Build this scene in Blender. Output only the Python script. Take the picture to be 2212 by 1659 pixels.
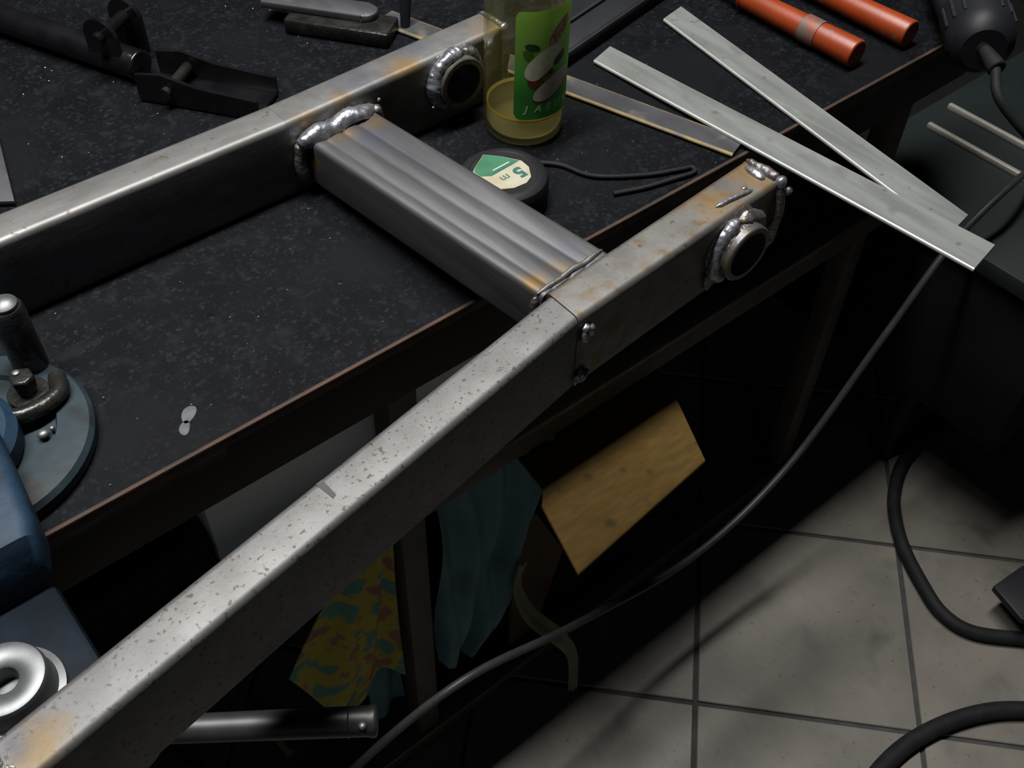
import bpy, bmesh, math, random
from mathutils import Vector, Matrix, noise as mnoise

random.seed(7)
for o in list(bpy.data.objects):
    bpy.data.objects.remove(o)
SC = bpy.context.scene
COL = SC.collection
V = Vector

# ------------------------------------------------------------------ camera
cam_d = bpy.data.cameras.new('camera')
cam = bpy.data.objects.new('camera', cam_d)
COL.objects.link(cam)
cam_d.sensor_fit = 'HORIZONTAL'
cam_d.sensor_width = 36.0
cam_d.lens = 36.0 * 2297.55 / 2212.0
cam_d.clip_start = 0.02
PITCH, ROLL, HEAD = math.radians(48.242), math.radians(1.811), math.radians(40.841)
fw = V((math.sin(HEAD) * math.cos(PITCH), math.cos(HEAD) * math.cos(PITCH), -math.sin(PITCH)))
rt = V((math.cos(HEAD), -math.sin(HEAD), 0))
up = rt.cross(fw)
r2 = math.cos(ROLL) * rt + math.sin(ROLL) * up
u2 = -math.sin(ROLL) * rt + math.cos(ROLL) * up
m = Matrix((r2, u2, -fw)).transposed().to_4x4()
m.translation = V((0, 0, 1.35))
cam.matrix_world = m
SC.camera = cam

# ------------------------------------------------------------------ world and lights
w = bpy.data.worlds.new('workshop_dusk')
SC.world = w
w.use_nodes = True
w.node_tree.nodes['Background'].inputs[0].default_value = (0.80, 0.90, 1.0, 1)
w.node_tree.nodes['Background'].inputs[1].default_value = 0.006


def area(name, loc, target, sx, sy, power, color, spread=180):
    d = bpy.data.lights.new(name, 'AREA')
    d.shape = 'RECTANGLE'
    d.size, d.size_y = sx, sy
    d.energy = power
    d.color = color
    d.spread = math.radians(spread)
    o = bpy.data.objects.new(name, d)
    COL.objects.link(o)
    o.location = loc
    o.rotation_euler = (V(target) - V(loc)).to_track_quat('-Z', 'Y').to_euler()
    return o


# fluorescent ceiling fitting that hangs along the bench
area('ceiling_tube_light', (0.20, 0.82, 3.0), (0.20, 0.8201, 0.0), 2.0, 0.22, 54, (1.0, 0.98, 0.94), 110)
# added fill lamp, unseen behind the camera, to lift camera-facing sides
area('added_fill_light', (-1.6, -3.2, 1.5), (0.3, 0.5, 0.5), 1.0, 1.8, 3.0, (0.80, 0.90, 1.0))

SC.view_settings.view_transform = 'Standard'
SC.view_settings.look = 'None'
SC.view_settings.exposure = 0.0
SC.view_settings.gamma = 1.0
SC.view_settings.use_curve_mapping = False


# ------------------------------------------------------------------ materials
ALBEDO_SCALE = 0.52     # darkens nearly all base colours so that bounced light stays weak


def mat(name, c1, c2=None, scale=40, detail=4, rough=0.5, metal=0.0, bump=0.0, bscale=None,
        spots=None, spotcol=(0.42, 0.27, 0.11), speck=None, stretch=None, spec=0.5, ramp=(0.35, 0.65),
        transmission=0.0, coat=0.0, rough2=None, transl=0.0):
    """procedural principled material: noise between two colours, optional heat tint spots and specks"""
    darken = lambda c: tuple(ALBEDO_SCALE * q for q in c)
    c1, c2, spotcol = darken(c1), darken(c2 or c1), darken(spotcol)
    speck = [(q[0], darken(q[1]), q[2], q[3]) for q in speck] if speck else None
    spots = [(*q[:5], darken(q[5])) if len(q) > 5 else q for q in spots] if spots else None
    mt = bpy.data.materials.new(name)
    mt.use_nodes = True
    nt = mt.node_tree
    N, L = nt.nodes, nt.links
    b = N['Principled BSDF']
    tc = N.new('ShaderNodeTexCoord')
    co = tc.outputs['Object']
    base = co
    if stretch:
        mp = N.new('ShaderNodeMapping')
        mp.inputs['Scale'].default_value = stretch[:3]
        if len(stretch) > 3:
            mp.inputs['Rotation'].default_value = (0, 0, stretch[3])
        L.new(co, mp.inputs[0])
        base = mp.outputs[0]
    b.inputs['Roughness'].default_value = rough
    b.inputs['Metallic'].default_value = metal
    b.inputs['Specular IOR Level'].default_value = spec
    b.inputs['Transmission Weight'].default_value = transmission
    b.inputs['Coat Weight'].default_value = coat
    out = None
    nz = N.new('ShaderNodeTexNoise')
    nz.inputs['Scale'].default_value = scale
    nz.inputs['Detail'].default_value = detail
    L.new(base, nz.inputs['Vector'])
    rp = N.new('ShaderNodeValToRGB')
    rp.color_ramp.elements[0].position = ramp[0]
    rp.color_ramp.elements[1].position = ramp[1]
    rp.color_ramp.elements[0].color = (*c1, 1)
    rp.color_ramp.elements[1].color = (*(c2 or c1), 1)
    L.new(nz.outputs['Fac'], rp.inputs[0])
    out = rp.outputs[0]

    def mix(a, colr, fac):
        x = N.new('ShaderNodeMix')
        x.data_type = 'RGBA'
        L.new(fac, x.inputs[0])
        L.new(a, x.inputs[6])
        x.inputs[7].default_value = (*colr, 1)
        return x.outputs[2]

    def rng(val, a, b_, lo=0.0, hi=1.0):
        r = N.new('ShaderNodeMapRange')
        r.inputs[1].default_value, r.inputs[2].default_value = a, b_
        r.inputs[3].default_value, r.inputs[4].default_value = lo, hi
        L.new(val, r.inputs[0])
        return r.outputs[0]

    if speck:
        for sc_, col_, lo, hi in speck:
            n2 = N.new('ShaderNodeTexNoise')
            n2.inputs['Scale'].default_value = sc_
            n2.inputs['Detail'].default_value = 2
            L.new(co, n2.inputs['Vector'])
            out = mix(out, col_, rng(n2.outputs['Fac'], lo, hi))
    if spots:
        wob = N.new('ShaderNodeTexNoise')
        wob.inputs['Scale'].default_value = 55
        wob.inputs['Detail'].default_value = 3
        L.new(co, wob.inputs['Vector'])
        for sp in spots:
            x, y, z, rad, am = sp[:5]
            colr = sp[5] if len(sp) > 5 else spotcol
            dd = N.new('ShaderNodeVectorMath')
            dd.operation = 'DISTANCE'
            L.new(co, dd.inputs[0])
            dd.inputs[1].default_value = (x, y, z)
            ad = N.new('ShaderNodeMath')
            ad.operation = 'MULTIPLY_ADD'
            L.new(wob.outputs['Fac'], ad.inputs[0])
            ad.inputs[1].default_value = rad * 1.4
            L.new(dd.outputs['Value'], ad.inputs[2])
            out = mix(out, colr, rng(ad.outputs[0], rad * 0.9, rad * 1.7, am, 0.0))
    L.new(out, b.inputs['Base Color'])
    if rough2 is not None:
        L.new(rng(nz.outputs['Fac'], 0.35, 0.65, rough, rough2), b.inputs['Roughness'])
    if bump:
        n3 = N.new('ShaderNodeTexNoise')
        n3.inputs['Scale'].default_value = bscale or scale * 3
        n3.inputs['Detail'].default_value = 4
        L.new(base, n3.inputs['Vector'])
        bp = N.new('ShaderNodeBump')
        bp.inputs['Strength'].default_value = bump
        bp.inputs['Distance'].default_value = 0.002
        L.new(n3.outputs['Fac'], bp.inputs['Height'])
        L.new(bp.outputs[0], b.inputs['Normal'])
    if transl:
        add_translucency(mt, out, transl)
    return mt


def add_translucency(mt, colour_socket, amount):
    N, L = mt.node_tree.nodes, mt.node_tree.links
    tl_ = N.new('ShaderNodeBsdfTranslucent')
    L.new(colour_socket, tl_.inputs[0])
    mx = N.new('ShaderNodeMixShader')
    mx.inputs[0].default_value = amount
    L.new(N['Principled BSDF'].outputs[0], mx.inputs[1])
    L.new(tl_.outputs[0], mx.inputs[2])
    L.new(mx.outputs[0], N['Material Output'].inputs[0])



OCH = (0.46, 0.30, 0.13)
BLU = (0.20, 0.22, 0.32)
MT = {}
MT['tile'] = mat('floor_tile', (0.285, 0.265, 0.228), (0.205, 0.192, 0.168), 9, 6, rough=0.45, bump=0.12, bscale=90,
                 speck=[(160, (0.12, 0.115, 0.105), 0.66, 0.74), (14, (0.15, 0.14, 0.125), 0.58, 0.75)])
MT['grout'] = mat('grout', (0.055, 0.055, 0.058), (0.08, 0.08, 0.08), 60, rough=0.9, bump=0.3)
MT['bench'] = mat('bench_top_black', (0.005, 0.0057, 0.0076), (0.008, 0.009, 0.012), 30, 8, rough=0.68, bump=0.25, bscale=300, spec=0.06,
                  speck=[(420, (0.12, 0.125, 0.14), 0.70, 0.76), (230, (0.024, 0.027, 0.034), 0.55, 0.74), (60, (0.0155, 0.0175, 0.0225), 0.55, 0.76),
                         (7, (0.010, 0.011, 0.014), 0.55, 0.68)])
MT['rust'] = mat('rusty_angle_iron', (0.045, 0.028, 0.021), (0.11, 0.055, 0.032), 30, 6, rough=0.75, metal=0.2, bump=0.3)
MT['apron'] = mat('dark_rusty_frame', (0.018, 0.013, 0.011), (0.036, 0.022, 0.016), 22, 6, rough=0.75, metal=0.1, bump=0.3)
MT['frame'] = mat('brown_primer_frame', (0.12, 0.094, 0.075), (0.17, 0.125, 0.09), 25, 6, rough=0.7, bump=0.2)
MT['shelf'] = mat('dark_shelf', (0.015, 0.014, 0.013), (0.03, 0.028, 0.026), 12, rough=0.85, bump=0.2)
ST1, ST2 = (0.36, 0.36, 0.36), (0.27, 0.267, 0.262)
MT['far_arm'] = mat('steel_far_arm', ST1, ST2, 60, 6, rough=0.54, metal=0.76, bump=0.05, bscale=250,
                    speck=[(140, (0.22, 0.19, 0.15), 0.64, 0.74)], stretch=(0.35, 1, 1))
MT['far_arm_f'] = mat('steel_far_arm_heat', ST1, ST2, 60, 6, rough=0.54, metal=0.76, bump=0.05, bscale=250,
                      spots=[(0.475, 0.705, 0.826, 0.028, 0.8), (0.50, 0.73, 0.826, 0.022, 0.45, BLU), (0.585, 0.715, 0.82, 0.038, 0.75),
                             (0.40, 0.690, 0.824, 0.026, 0.75), (0.365, 0.692, 0.823, 0.020, 0.7), (0.43, 0.715, 0.826, 0.03, 0.4, BLU),
                             (0.44, 0.692, 0.80, 0.04, 0.5, (0.10, 0.05, 0.02))])
MT['near_rear'] = mat('steel_near_arm_rear', (0.305, 0.305, 0.308), (0.245, 0.243, 0.243), 50, 6, rough=0.58, metal=0.70, bump=0.05, bscale=300,
                      speck=[(330, (0.13, 0.115, 0.095), 0.62, 0.70), (210, (0.13, 0.105, 0.08), 0.65, 0.73)],
                      spots=[(0.0, 0.322, 0.825, 0.050, 0.55, (0.19, 0.19, 0.20)), (-0.036, 0.314, 0.825, 0.020, 0.85, (0.26, 0.185, 0.095)), (-0.045, 0.322, 0.826, 0.011, 0.7, (0.12, 0.13, 0.17)), (-0.040, 0.303, 0.815, 0.010, 0.8, (0.16, 0.085, 0.035))])
MT['near_front'] = mat('steel_near_arm_front', (0.35, 0.342, 0.325), (0.26, 0.252, 0.242), 50, 6, rough=0.54, metal=0.76, bump=0.05, bscale=300,
                       speck=[(70, (0.27, 0.185, 0.10), 0.53, 0.72), (190, (0.20, 0.16, 0.12), 0.66, 0.73)],
                       spots=[(0.555, 0.40, 0.826, 0.030, 0.7), (0.60, 0.42, 0.826, 0.035, 0.8), (0.61, 0.40, 0.80, 0.03, 0.5),
                              (0.53, 0.425, 0.826, 0.02, 0.5), (0.388, 0.372, 0.8085, 0.010, 0.8, (0.04, 0.04, 0.042)), (0.387, 0.372, 0.7625, 0.010, 0.8, (0.04, 0.04, 0.042)), (0.386, 0.3725, 0.785, 0.010, 0.6, (0.05, 0.05, 0.05))])
MT['cross'] = mat('steel_crossmember', (0.34, 0.34, 0.355), (0.21, 0.21, 0.23), 55, 5, rough=0.47, metal=0.80, bump=0.08, bscale=250,
                  stretch=(1, 0.10, 1, 0.07),
                  spots=[(0.385, 0.683, 0.81, 0.020, 0.6), (0.42, 0.676, 0.81, 0.016, 0.6), (0.36, 0.684, 0.79, 0.014, 0.8),
                         (0.385, 0.425, 0.823, 0.014, 0.9), (0.425, 0.438, 0.823, 0.018, 0.4, BLU), (0.40, 0.655, 0.81, 0.022, 0.4, BLU),
                         (0.41, 0.425, 0.823, 0.014, 0.4)])
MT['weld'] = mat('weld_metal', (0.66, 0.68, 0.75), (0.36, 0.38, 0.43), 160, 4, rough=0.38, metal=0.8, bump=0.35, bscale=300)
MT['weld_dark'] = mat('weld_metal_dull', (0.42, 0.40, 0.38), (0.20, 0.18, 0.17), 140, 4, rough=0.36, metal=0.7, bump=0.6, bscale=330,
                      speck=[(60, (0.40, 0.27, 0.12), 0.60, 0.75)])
MT['steel_tube'] = mat('steel_pivot_tube', (0.30, 0.29, 0.28), (0.18, 0.17, 0.17), 90, rough=0.42, metal=0.7, bump=0.15,
                       speck=[(50, (0.40, 0.28, 0.12), 0.58, 0.72)])
MT['alu'] = mat('aluminium_bar', (0.58, 0.61, 0.60), (0.40, 0.42, 0.41), 60, 6, rough=0.42, metal=0.60, bump=0.06, bscale=260,
                stretch=(1, 0.16, 1), speck=[(75, (0.34, 0.35, 0.33), 0.68, 0.75), (25, (0.40, 0.42, 0.41), 0.62, 0.72)])
MT['alu_edge'] = mat('aluminium_edge_highlight', (1.0, 1.03, 1.0), (0.85, 0.88, 0.85), 80, rough=0.35, metal=0.5)  # highlight painted in: edges made brighter than the bar faces
MT['strip'] = mat('blue_grey_strip_steel', (0.13, 0.13, 0.145), (0.09, 0.09, 0.10), 60, 5, rough=0.5, metal=0.4, stretch=(1, 0.3, 1),
                  speck=[(30, (0.27, 0.24, 0.18), 0.62, 0.74)])
MT['strip_edge'] = mat('flame_cut_yellow_edge', (0.34, 0.24, 0.06), (0.14, 0.12, 0.09), 45, 3, rough=0.6)
MT['black_gloss'] = mat('black_gloss_paint', (0.006, 0.006, 0.008), (0.012, 0.012, 0.014), 40, rough=0.22, spec=0.6, coat=0.3)
MT['black_satin'] = mat('black_satin_paint', (0.015, 0.0165, 0.021), (0.023, 0.025, 0.030), 25, rough=0.5, spec=0.2)
MT['rubber'] = mat('black_rubber', (0.016, 0.017, 0.020), (0.024, 0.025, 0.028), 50, rough=0.65, bump=0.1, spec=0.15)
MT['cable'] = mat('grey_black_cable', (0.036, 0.037, 0.040), (0.050, 0.052, 0.055), 40, rough=0.45, spec=0.3)
MT['orange'] = mat('orange_grip_paint', (0.46, 0.062, 0.009), (0.38, 0.054, 0.009), 30, 4, rough=0.40, bump=0.05, bscale=200,
                   speck=[(60, (0.26, 0.15, 0.12), 0.70, 0.74)])
MT['orange_worn'] = mat('worn_grey_orange_band', (0.36, 0.085, 0.035), (0.19, 0.15, 0.14), 70, 5, rough=0.5, ramp=(0.45, 0.55))
MT['cream'] = mat('cream_sticker', (0.50, 0.44, 0.28), (0.36, 0.30, 0.18), 120, rough=0.6)
MT['shaft'] = mat('dull_shaft_steel', (0.30, 0.30, 0.28), (0.2, 0.2, 0.19), 60, rough=0.4, metal=0.6)
MT['puck'] = mat('dark_plastic_case', (0.016, 0.017, 0.019), (0.026, 0.027, 0.029), 30, rough=0.5, bump=0.05, spec=0.15)
MT['vise'] = mat('blue_hammer_paint', (0.016, 0.042, 0.082), (0.026, 0.062, 0.115), 45, 5, rough=0.55, spec=0.2, bump=0.2, bscale=130,
                 speck=[(18, (0.010, 0.015, 0.022), 0.54, 0.68)])
MT['vise_base'] = mat('pale_blue_worn_paint', (0.034, 0.060, 0.078), (0.020, 0.038, 0.050), 30, 5, rough=0.55, bump=0.15, spec=0.25,
                      speck=[(22, (0.015, 0.018, 0.02), 0.52, 0.68)])
MT['vise_dark'] = mat('grimy_navy_paint', (0.006, 0.010, 0.017), (0.010, 0.018, 0.030), 30, 4, rough=0.6, bump=0.1, spec=0.1)
MT['greasy'] = mat('greasy_dark_steel', (0.020, 0.021, 0.022), (0.05, 0.05, 0.045), 60, 4, rough=0.3, metal=0.4, bump=0.4)
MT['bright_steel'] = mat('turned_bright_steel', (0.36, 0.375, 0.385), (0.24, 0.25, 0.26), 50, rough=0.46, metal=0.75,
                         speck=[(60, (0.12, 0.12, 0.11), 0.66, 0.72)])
MT['handle'] = mat('dark_handle_steel', (0.075, 0.078, 0.082), (0.05, 0.052, 0.054), 30, rough=0.45, metal=0.5)
MT['paint_drop'] = mat('dried_white_drip', (0.13, 0.145, 0.16), (0.07, 0.08, 0.09), 120, rough=0.6)
MT['card'] = mat('ochre_chipboard', (0.135, 0.084, 0.024), (0.105, 0.064, 0.018), 40, 5, rough=0.9, spec=0.1, bump=0.1, stretch=(1, 4, 1, 0.6),
                 speck=[(40, (0.10, 0.064, 0.025), 0.60, 0.72), (30, (0.04, 0.027, 0.018), 0.70, 0.76)],
                 spots=[(0.494, 0.447, 0.47, 0.007, 0.6, (0.035, 0.025, 0.018)), (0.528, 0.431, 0.47, 0.006, 0.6, (0.035, 0.025, 0.018)), (0.548, 0.411, 0.47, 0.007, 0.6, (0.035, 0.025, 0.018)), (0.473, 0.390, 0.47, 0.008, 0.65, (0.035, 0.025, 0.018))])
MT['brown'] = mat('brown_cardboard', (0.16, 0.09, 0.04), (0.11, 0.065, 0.03), 22, rough=0.85, bump=0.15)
MT['teal'] = mat('teal_cloth', (0.24, 0.42, 0.46), (0.17, 0.31, 0.345), 14, 5, rough=0.95, bump=0.3, bscale=500)
MT['blackbox'] = mat('black_crate', (0.008, 0.008, 0.008), (0.012, 0.012, 0.012), 12, rough=0.9, spec=0.1)
MT['paper'] = mat('grey_sheet', (1.45, 1.45, 1.41), (1.3, 1.3, 1.26), 9, rough=0.85)
MT['ribbon'] = mat('pale_cloth_strip', (0.40, 0.38, 0.20), (0.24, 0.30, 0.22), 45, rough=0.95)
MT['cart'] = mat('dark_green_grey_top', (0.016, 0.023, 0.024), (0.022, 0.031, 0.032), 8, rough=0.55, spec=0.2)
MT['cart_dark'] = mat('cart_black_frame', (0.012, 0.013, 0.013), (0.02, 0.02, 0.02), 20, rough=0.6)
MT['trim_steel'] = mat('bright_trim_rail', (1.0, 0.97, 0.86), (0.85, 0.82, 0.74), 60, rough=0.35, metal=0.6)
MT['tool_grey'] = mat('dark_grey_tool_housing', (0.030, 0.033, 0.042), (0.040, 0.043, 0.053), 15, rough=0.38, spec=0.3)
MT['red'] = mat('dull_red_box', (0.10, 0.025, 0.012), (0.07, 0.02, 0.01), 30, rough=0.7)
MT['yellow'] = mat('dull_yellow_wood', (0.7, 0.62, 0.38), (0.55, 0.48, 0.28), 40, rough=0.7)
MT['pencil'] = mat('grey_marker_stroke', (0.075, 0.075, 0.08), rough=0.7)
MT['grit'] = mat('bright_metal_grit', (0.75, 0.76, 0.78), (0.5, 0.5, 0.52), 100, rough=0.25, metal=0.7)

# bottle materials
MT['label_green'] = None


def label_material():
    mt = bpy.data.materials.new('printed_green_label')
    mt.use_nodes = True
    N, L = mt.node_tree.nodes, mt.node_tree.links
    b = N['Principled BSDF']
    b.inputs['Roughness'].default_value = 0.45
    tc = N.new('ShaderNodeTexCoord')
    sx = N.new('ShaderNodeSeparateXYZ')
    L.new(tc.outputs['Object'], sx.inputs[0])
    nz = N.new('ShaderNodeTexNoise')
    nz.inputs['Scale'].default_value = 28
    L.new(tc.outputs['Object'], nz.inputs['Vector'])
    ma = N.new('ShaderNodeMath')
    ma.operation = 'MULTIPLY_ADD'
    ma.inputs[1].default_value = 0.018
    L.new(nz.outputs['Fac'], ma.inputs[0])
    L.new(sx.outputs['Z'], ma.inputs[2])
    mr = N.new('ShaderNodeMapRange')
    mr.inputs[1].default_value = 0.790
    mr.inputs[2].default_value = 0.897
    L.new(ma.outputs[0], mr.inputs[0])
    rp = N.new('ShaderNodeValToRGB')
    e = rp.color_ramp.elements
    e[0].position, e[0].color = 0.0, (0.061, 0.307, 0.077, 1)
    e[1].position, e[1].color = 1.0, (0.418, 0.677, 0.130, 1)
    k = e.new(0.22)
    k.color = (0.054, 0.278, 0.054, 1)
    k = e.new(0.48)
    k.color = (0.130, 0.463, 0.092, 1)
    k = e.new(0.68)
    k.color = (0.276, 0.489, 0.116, 1)
    L.new(mr.outputs[0], rp.inputs[0])
    L.new(rp.outputs[0], b.inputs['Base Color'])
    add_translucency(mt, rp.outputs[0], 0.45)
    return mt


MT['label_green'] = label_material()


def glass_material():
    mt = bpy.data.materials.new('clear_bottle_glass')
    mt.use_nodes = True
    N, L = mt.node_tree.nodes, mt.node_tree.links
    N.remove(N['Principled BSDF'])
    tr = N.new('ShaderNodeBsdfTransparent')
    tr.inputs[0].default_value = (0.955, 0.95, 0.86, 1)
    gl = N.new('ShaderNodeBsdfGlossy')
    gl.inputs['Roughness'].default_value = 0.12
    lw = N.new('ShaderNodeLayerWeight')
    pw = N.new('ShaderNodeMath')
    pw.operation = 'POWER'
    pw.inputs[1].default_value = 3.5
    L.new(lw.outputs['Facing'], pw.inputs[0])
    ml = N.new('ShaderNodeMath')
    ml.operation = 'MULTIPLY_ADD'
    ml.inputs[1].default_value = 0.55
    ml.inputs[2].default_value = 0.035
    L.new(pw.outputs[0], ml.inputs[0])
    mx = N.new('ShaderNodeMixShader')
    L.new(ml.outputs[0], mx.inputs[0])
    L.new(tr.outputs[0], mx.inputs[1])
    L.new(gl.outputs[0], mx.inputs[2])
    hz = N.new('ShaderNodeBsdfTranslucent')
    hz.inputs[0].default_value = (0.70, 0.66, 0.36, 1)
    m2 = N.new('ShaderNodeMixShader')
    m2.inputs[0].default_value = 0.05
    L.new(mx.outputs[0], m2.inputs[1])
    L.new(hz.outputs[0], m2.inputs[2])
    L.new(m2.outputs[0], N['Material Output'].inputs[0])
    return mt


MT['glass'] = glass_material()


def juice_surface_material():
    mt = bpy.data.materials.new('still_juice_surface')
    mt.use_nodes = True
    N, L = mt.node_tree.nodes, mt.node_tree.links
    b = N['Principled BSDF']
    b.inputs['Base Color'].default_value = (0.05, 0.045, 0.022, 1)  # dark colour stands in for the dark room's reflection
    b.inputs['Roughness'].default_value = 0.12
    tr = N.new('ShaderNodeBsdfTransparent')
    tr.inputs[0].default_value = (0.95, 0.9, 0.7, 1)
    mx = N.new('ShaderNodeMixShader')
    mx.inputs[0].default_value = 0.36
    L.new(b.outputs[0], mx.inputs[1])
    L.new(tr.outputs[0], mx.inputs[2])
    L.new(mx.outputs[0], N['Material Output'].inputs[0])
    return mt


MT['juice_top'] = juice_surface_material()
MT['juice'] = mat('pale_apple_juice', (1.80, 1.75, 1.25), (1.62, 1.56, 1.08), 20, rough=0.18, transl=0.55, spec=0.6)
MT['meniscus'] = mat('juice_film', (1.5, 1.25, 0.35), (1.4, 1.15, 0.30), 20, rough=0.15, spec=0.8, transl=0.5)
MT['apple'] = mat('print_apple_flesh', (1.5, 1.4, 1.15), (1.3, 1.2, 0.95), 160, rough=0.5, transl=0.45)
MT['apple_red'] = mat('print_apple_skin', (0.36, 0.06, 0.02), (0.30, 0.12, 0.03), 90, rough=0.5, transl=0.45)
MT['apple_core'] = mat('print_apple_core', (0.50, 0.38, 0.06), (0.40, 0.30, 0.05), 120, rough=0.5, transl=0.45)
MT['leaf'] = mat('print_leaf', (0.020, 0.12, 0.022), (0.03, 0.15, 0.03), 90, rough=0.5, transl=0.45)
MT['leaf_lime'] = mat('print_leaf_lime', (0.16, 0.36, 0.03), (0.13, 0.30, 0.03), 90, rough=0.5, transl=0.45)
MT['logo_bg'] = mat('print_logo_ground', (1.2, 0.90, 0.66), (1.1, 0.85, 0.52), 60, rough=0.5, transl=0.45)
MT['logo_red'] = mat('print_logo_red', (0.85, 0.12, 0.05), rough=0.5, transl=0.45)
MT['white'] = mat('print_white', (1.5, 1.55, 1.45), rough=0.5, transl=0.45)
MT['st_green'] = mat('sticker_green', (0.05, 0.25, 0.13), (0.04, 0.19, 0.10), 60, rough=0.5)
MT['st_white'] = mat('sticker_white', (0.62, 0.60, 0.47), (0.56, 0.50, 0.34), 50, rough=0.5,
                     spots=[(0.503, 0.566, 0.783, 0.006, 0.7, (0.45, 0.28, 0.08)), (0.468, 0.559, 0.783, 0.006, 0.6, (0.45, 0.30, 0.10))])
MT['st_teal'] = mat('sticker_dark_teal', (0.03, 0.16, 0.14), rough=0.5)


def floral_material():
    mt = bpy.data.materials.new('floral_print_cloth')
    mt.use_nodes = True
    N, L = mt.node_tree.nodes, mt.node_tree.links
    b = N['Principled BSDF']
    b.inputs['Roughness'].default_value = 0.95
    tc = N.new('ShaderNodeTexCoord')
    nz = N.new('ShaderNodeTexNoise')
    nz.inputs['Scale'].default_value = 30
    nz.inputs['Detail'].default_value = 3
    nz.inputs['Distortion'].default_value = 0.5
    L.new(tc.outputs['Object'], nz.inputs['Vector'])
    rp = N.new('ShaderNodeValToRGB')
    rp.color_ramp.interpolation = 'LINEAR'
    e = rp.color_ramp.elements
    e[0].position, e[0].color = 0.30, (0.30, 0.13, 0.10, 1)
    e[1].position, e[1].color = 0.72, (0.10, 0.24, 0.21, 1)
    for p, c in ((0.41, (0.30, 0.15, 0.10, 1)), (0.44, (0.42, 0.33, 0.05, 1)), (0.53, (0.40, 0.33, 0.06, 1)), (0.57, (0.12, 0.25, 0.19, 1))):
        k = e.new(p)
        k.color = c
    L.new(nz.outputs['Fac'], rp.inputs[0])
    L.new(rp.outputs[0], b.inputs['Base Color'])
    return mt


MT['floral'] = floral_material()


# ------------------------------------------------------------------ helpers
def link(name, me, material, parent=None, smooth=True, angle=35):
    me.materials.append(material)
    if smooth:
        me.polygons.foreach_set('use_smooth', [True] * len(me.polygons))
        me.set_sharp_from_angle(angle=math.radians(angle))
    o = bpy.data.objects.new(name, me)
    COL.objects.link(o)
    if parent:
        o.parent = parent
        o.matrix_parent_inverse = parent.matrix_world.inverted()
    return o


def bm_obj(name, bm, material, parent=None, smooth=True, angle=35):
    bmesh.ops.recalc_face_normals(bm, faces=bm.faces)
    me = bpy.data.meshes.new(name)
    bm.to_mesh(me)
    bm.free()
    return link(name, me, material, parent, smooth, angle)


def tag(o, label, cat, group=None, kind=None):
    o['label'] = label
    if cat:
        o['category'] = cat
    if group:
        o['group'] = group
    if kind:
        o['kind'] = kind
    return o


def empty(name, loc):
    e = bpy.data.objects.new(name, None)
    e.empty_display_size = 0.02
    COL.objects.link(e)
    e.location = loc
    e.matrix_world = Matrix.Translation(V(loc))
    return e


def add_box(bm, c, s, rot=None, bevel=0.0, seg=2):
    r = bmesh.ops.create_cube(bm, size=1.0)
    vs = r['verts']
    M = Matrix.Translation(V(c)) @ (rot.to_4x4() if rot else Matrix.Identity(4)) @ Matrix.Diagonal((*s, 1))
    bmesh.ops.transform(bm, matrix=M, verts=vs)
    if bevel:
        es = list({e for v in vs for e in v.link_edges})
        bmesh.ops.bevel(bm, geom=es, offset=bevel, segments=seg, profile=0.5, affect='EDGES')
    return bm


def box(name, c, s, material, parent=None, rot=None, bevel=0.002, seg=2):
    bm = bmesh.new()
    add_box(bm, c, s, rot, bevel, seg)
    return bm_obj(name, bm, material, parent)


def rz(a):
    return Matrix.Rotation(a, 3, 'Z')


def add_prism(bm, pts, z0, z1, bevel=0.0, seg=2):
    lo = [bm.verts.new((x, y, z0)) for x, y in pts]
    hi = [bm.verts.new((x, y, z1)) for x, y in pts]
    n = len(pts)
    fs = [bm.faces.new(lo[::-1]), bm.faces.new(hi)]
    for i in range(n):
        fs.append(bm.faces.new((lo[i], lo[(i + 1) % n], hi[(i + 1) % n], hi[i])))
    if bevel:
        es = list({e for f in fs for e in f.edges})
        bmesh.ops.bevel(bm, geom=es, offset=bevel, segments=seg, profile=0.5, affect='EDGES')
    return bm


def prism(name, pts, z0, z1, material, parent=None, bevel=0.001):
    bm = bmesh.new()
    add_prism(bm, pts, z0, z1, bevel)
    return bm_obj(name, bm, material, parent)


def loft(bm, sections, close=True):
    rings = [[bm.verts.new(p) for p in s] for s in sections]
    n = len(rings[0])
    for a, b in zip(rings, rings[1:]):
        for i in range(n):
            bm.faces.new((a[i], a[(i + 1) % n], b[(i + 1) % n], b[i]))
    if close:
        bm.faces.new(rings[0][::-1])
        bm.faces.new(rings[-1])
    return bm


def rrect(w, h, r, n=4):
    """rounded rectangle around (w/2, h/2), anticlockwise from the lower right corner"""
    out = []
    for cx, cy, a0 in ((w - r, r, -90), (w - r, h - r, 0), (r, h - r, 90), (r, r, 180)):
        for k in range(n + 1):
            a = math.radians(a0 + 90 * k / n)
            out.append((cx + r * math.cos(a), cy + r * math.sin(a)))
    return out


def catmull(pts, per=10):
    P = [V(p) for p in pts]
    P = [2 * P[0] - P[1]] + P + [2 * P[-1] - P[-2]]
    out = []
    for i in range(1, len(P) - 2):
        a, b, c, d = P[i - 1:i + 3]
        for k in range(per):
            t = k / per
            out.append(0.5 * ((2 * b) + (c - a) * t + (2 * a - 5 * b + 4 * c - d) * t * t + (3 * b - a - 3 * c + d) * t ** 3))
    out.append(P[-2])
    return out


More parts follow.
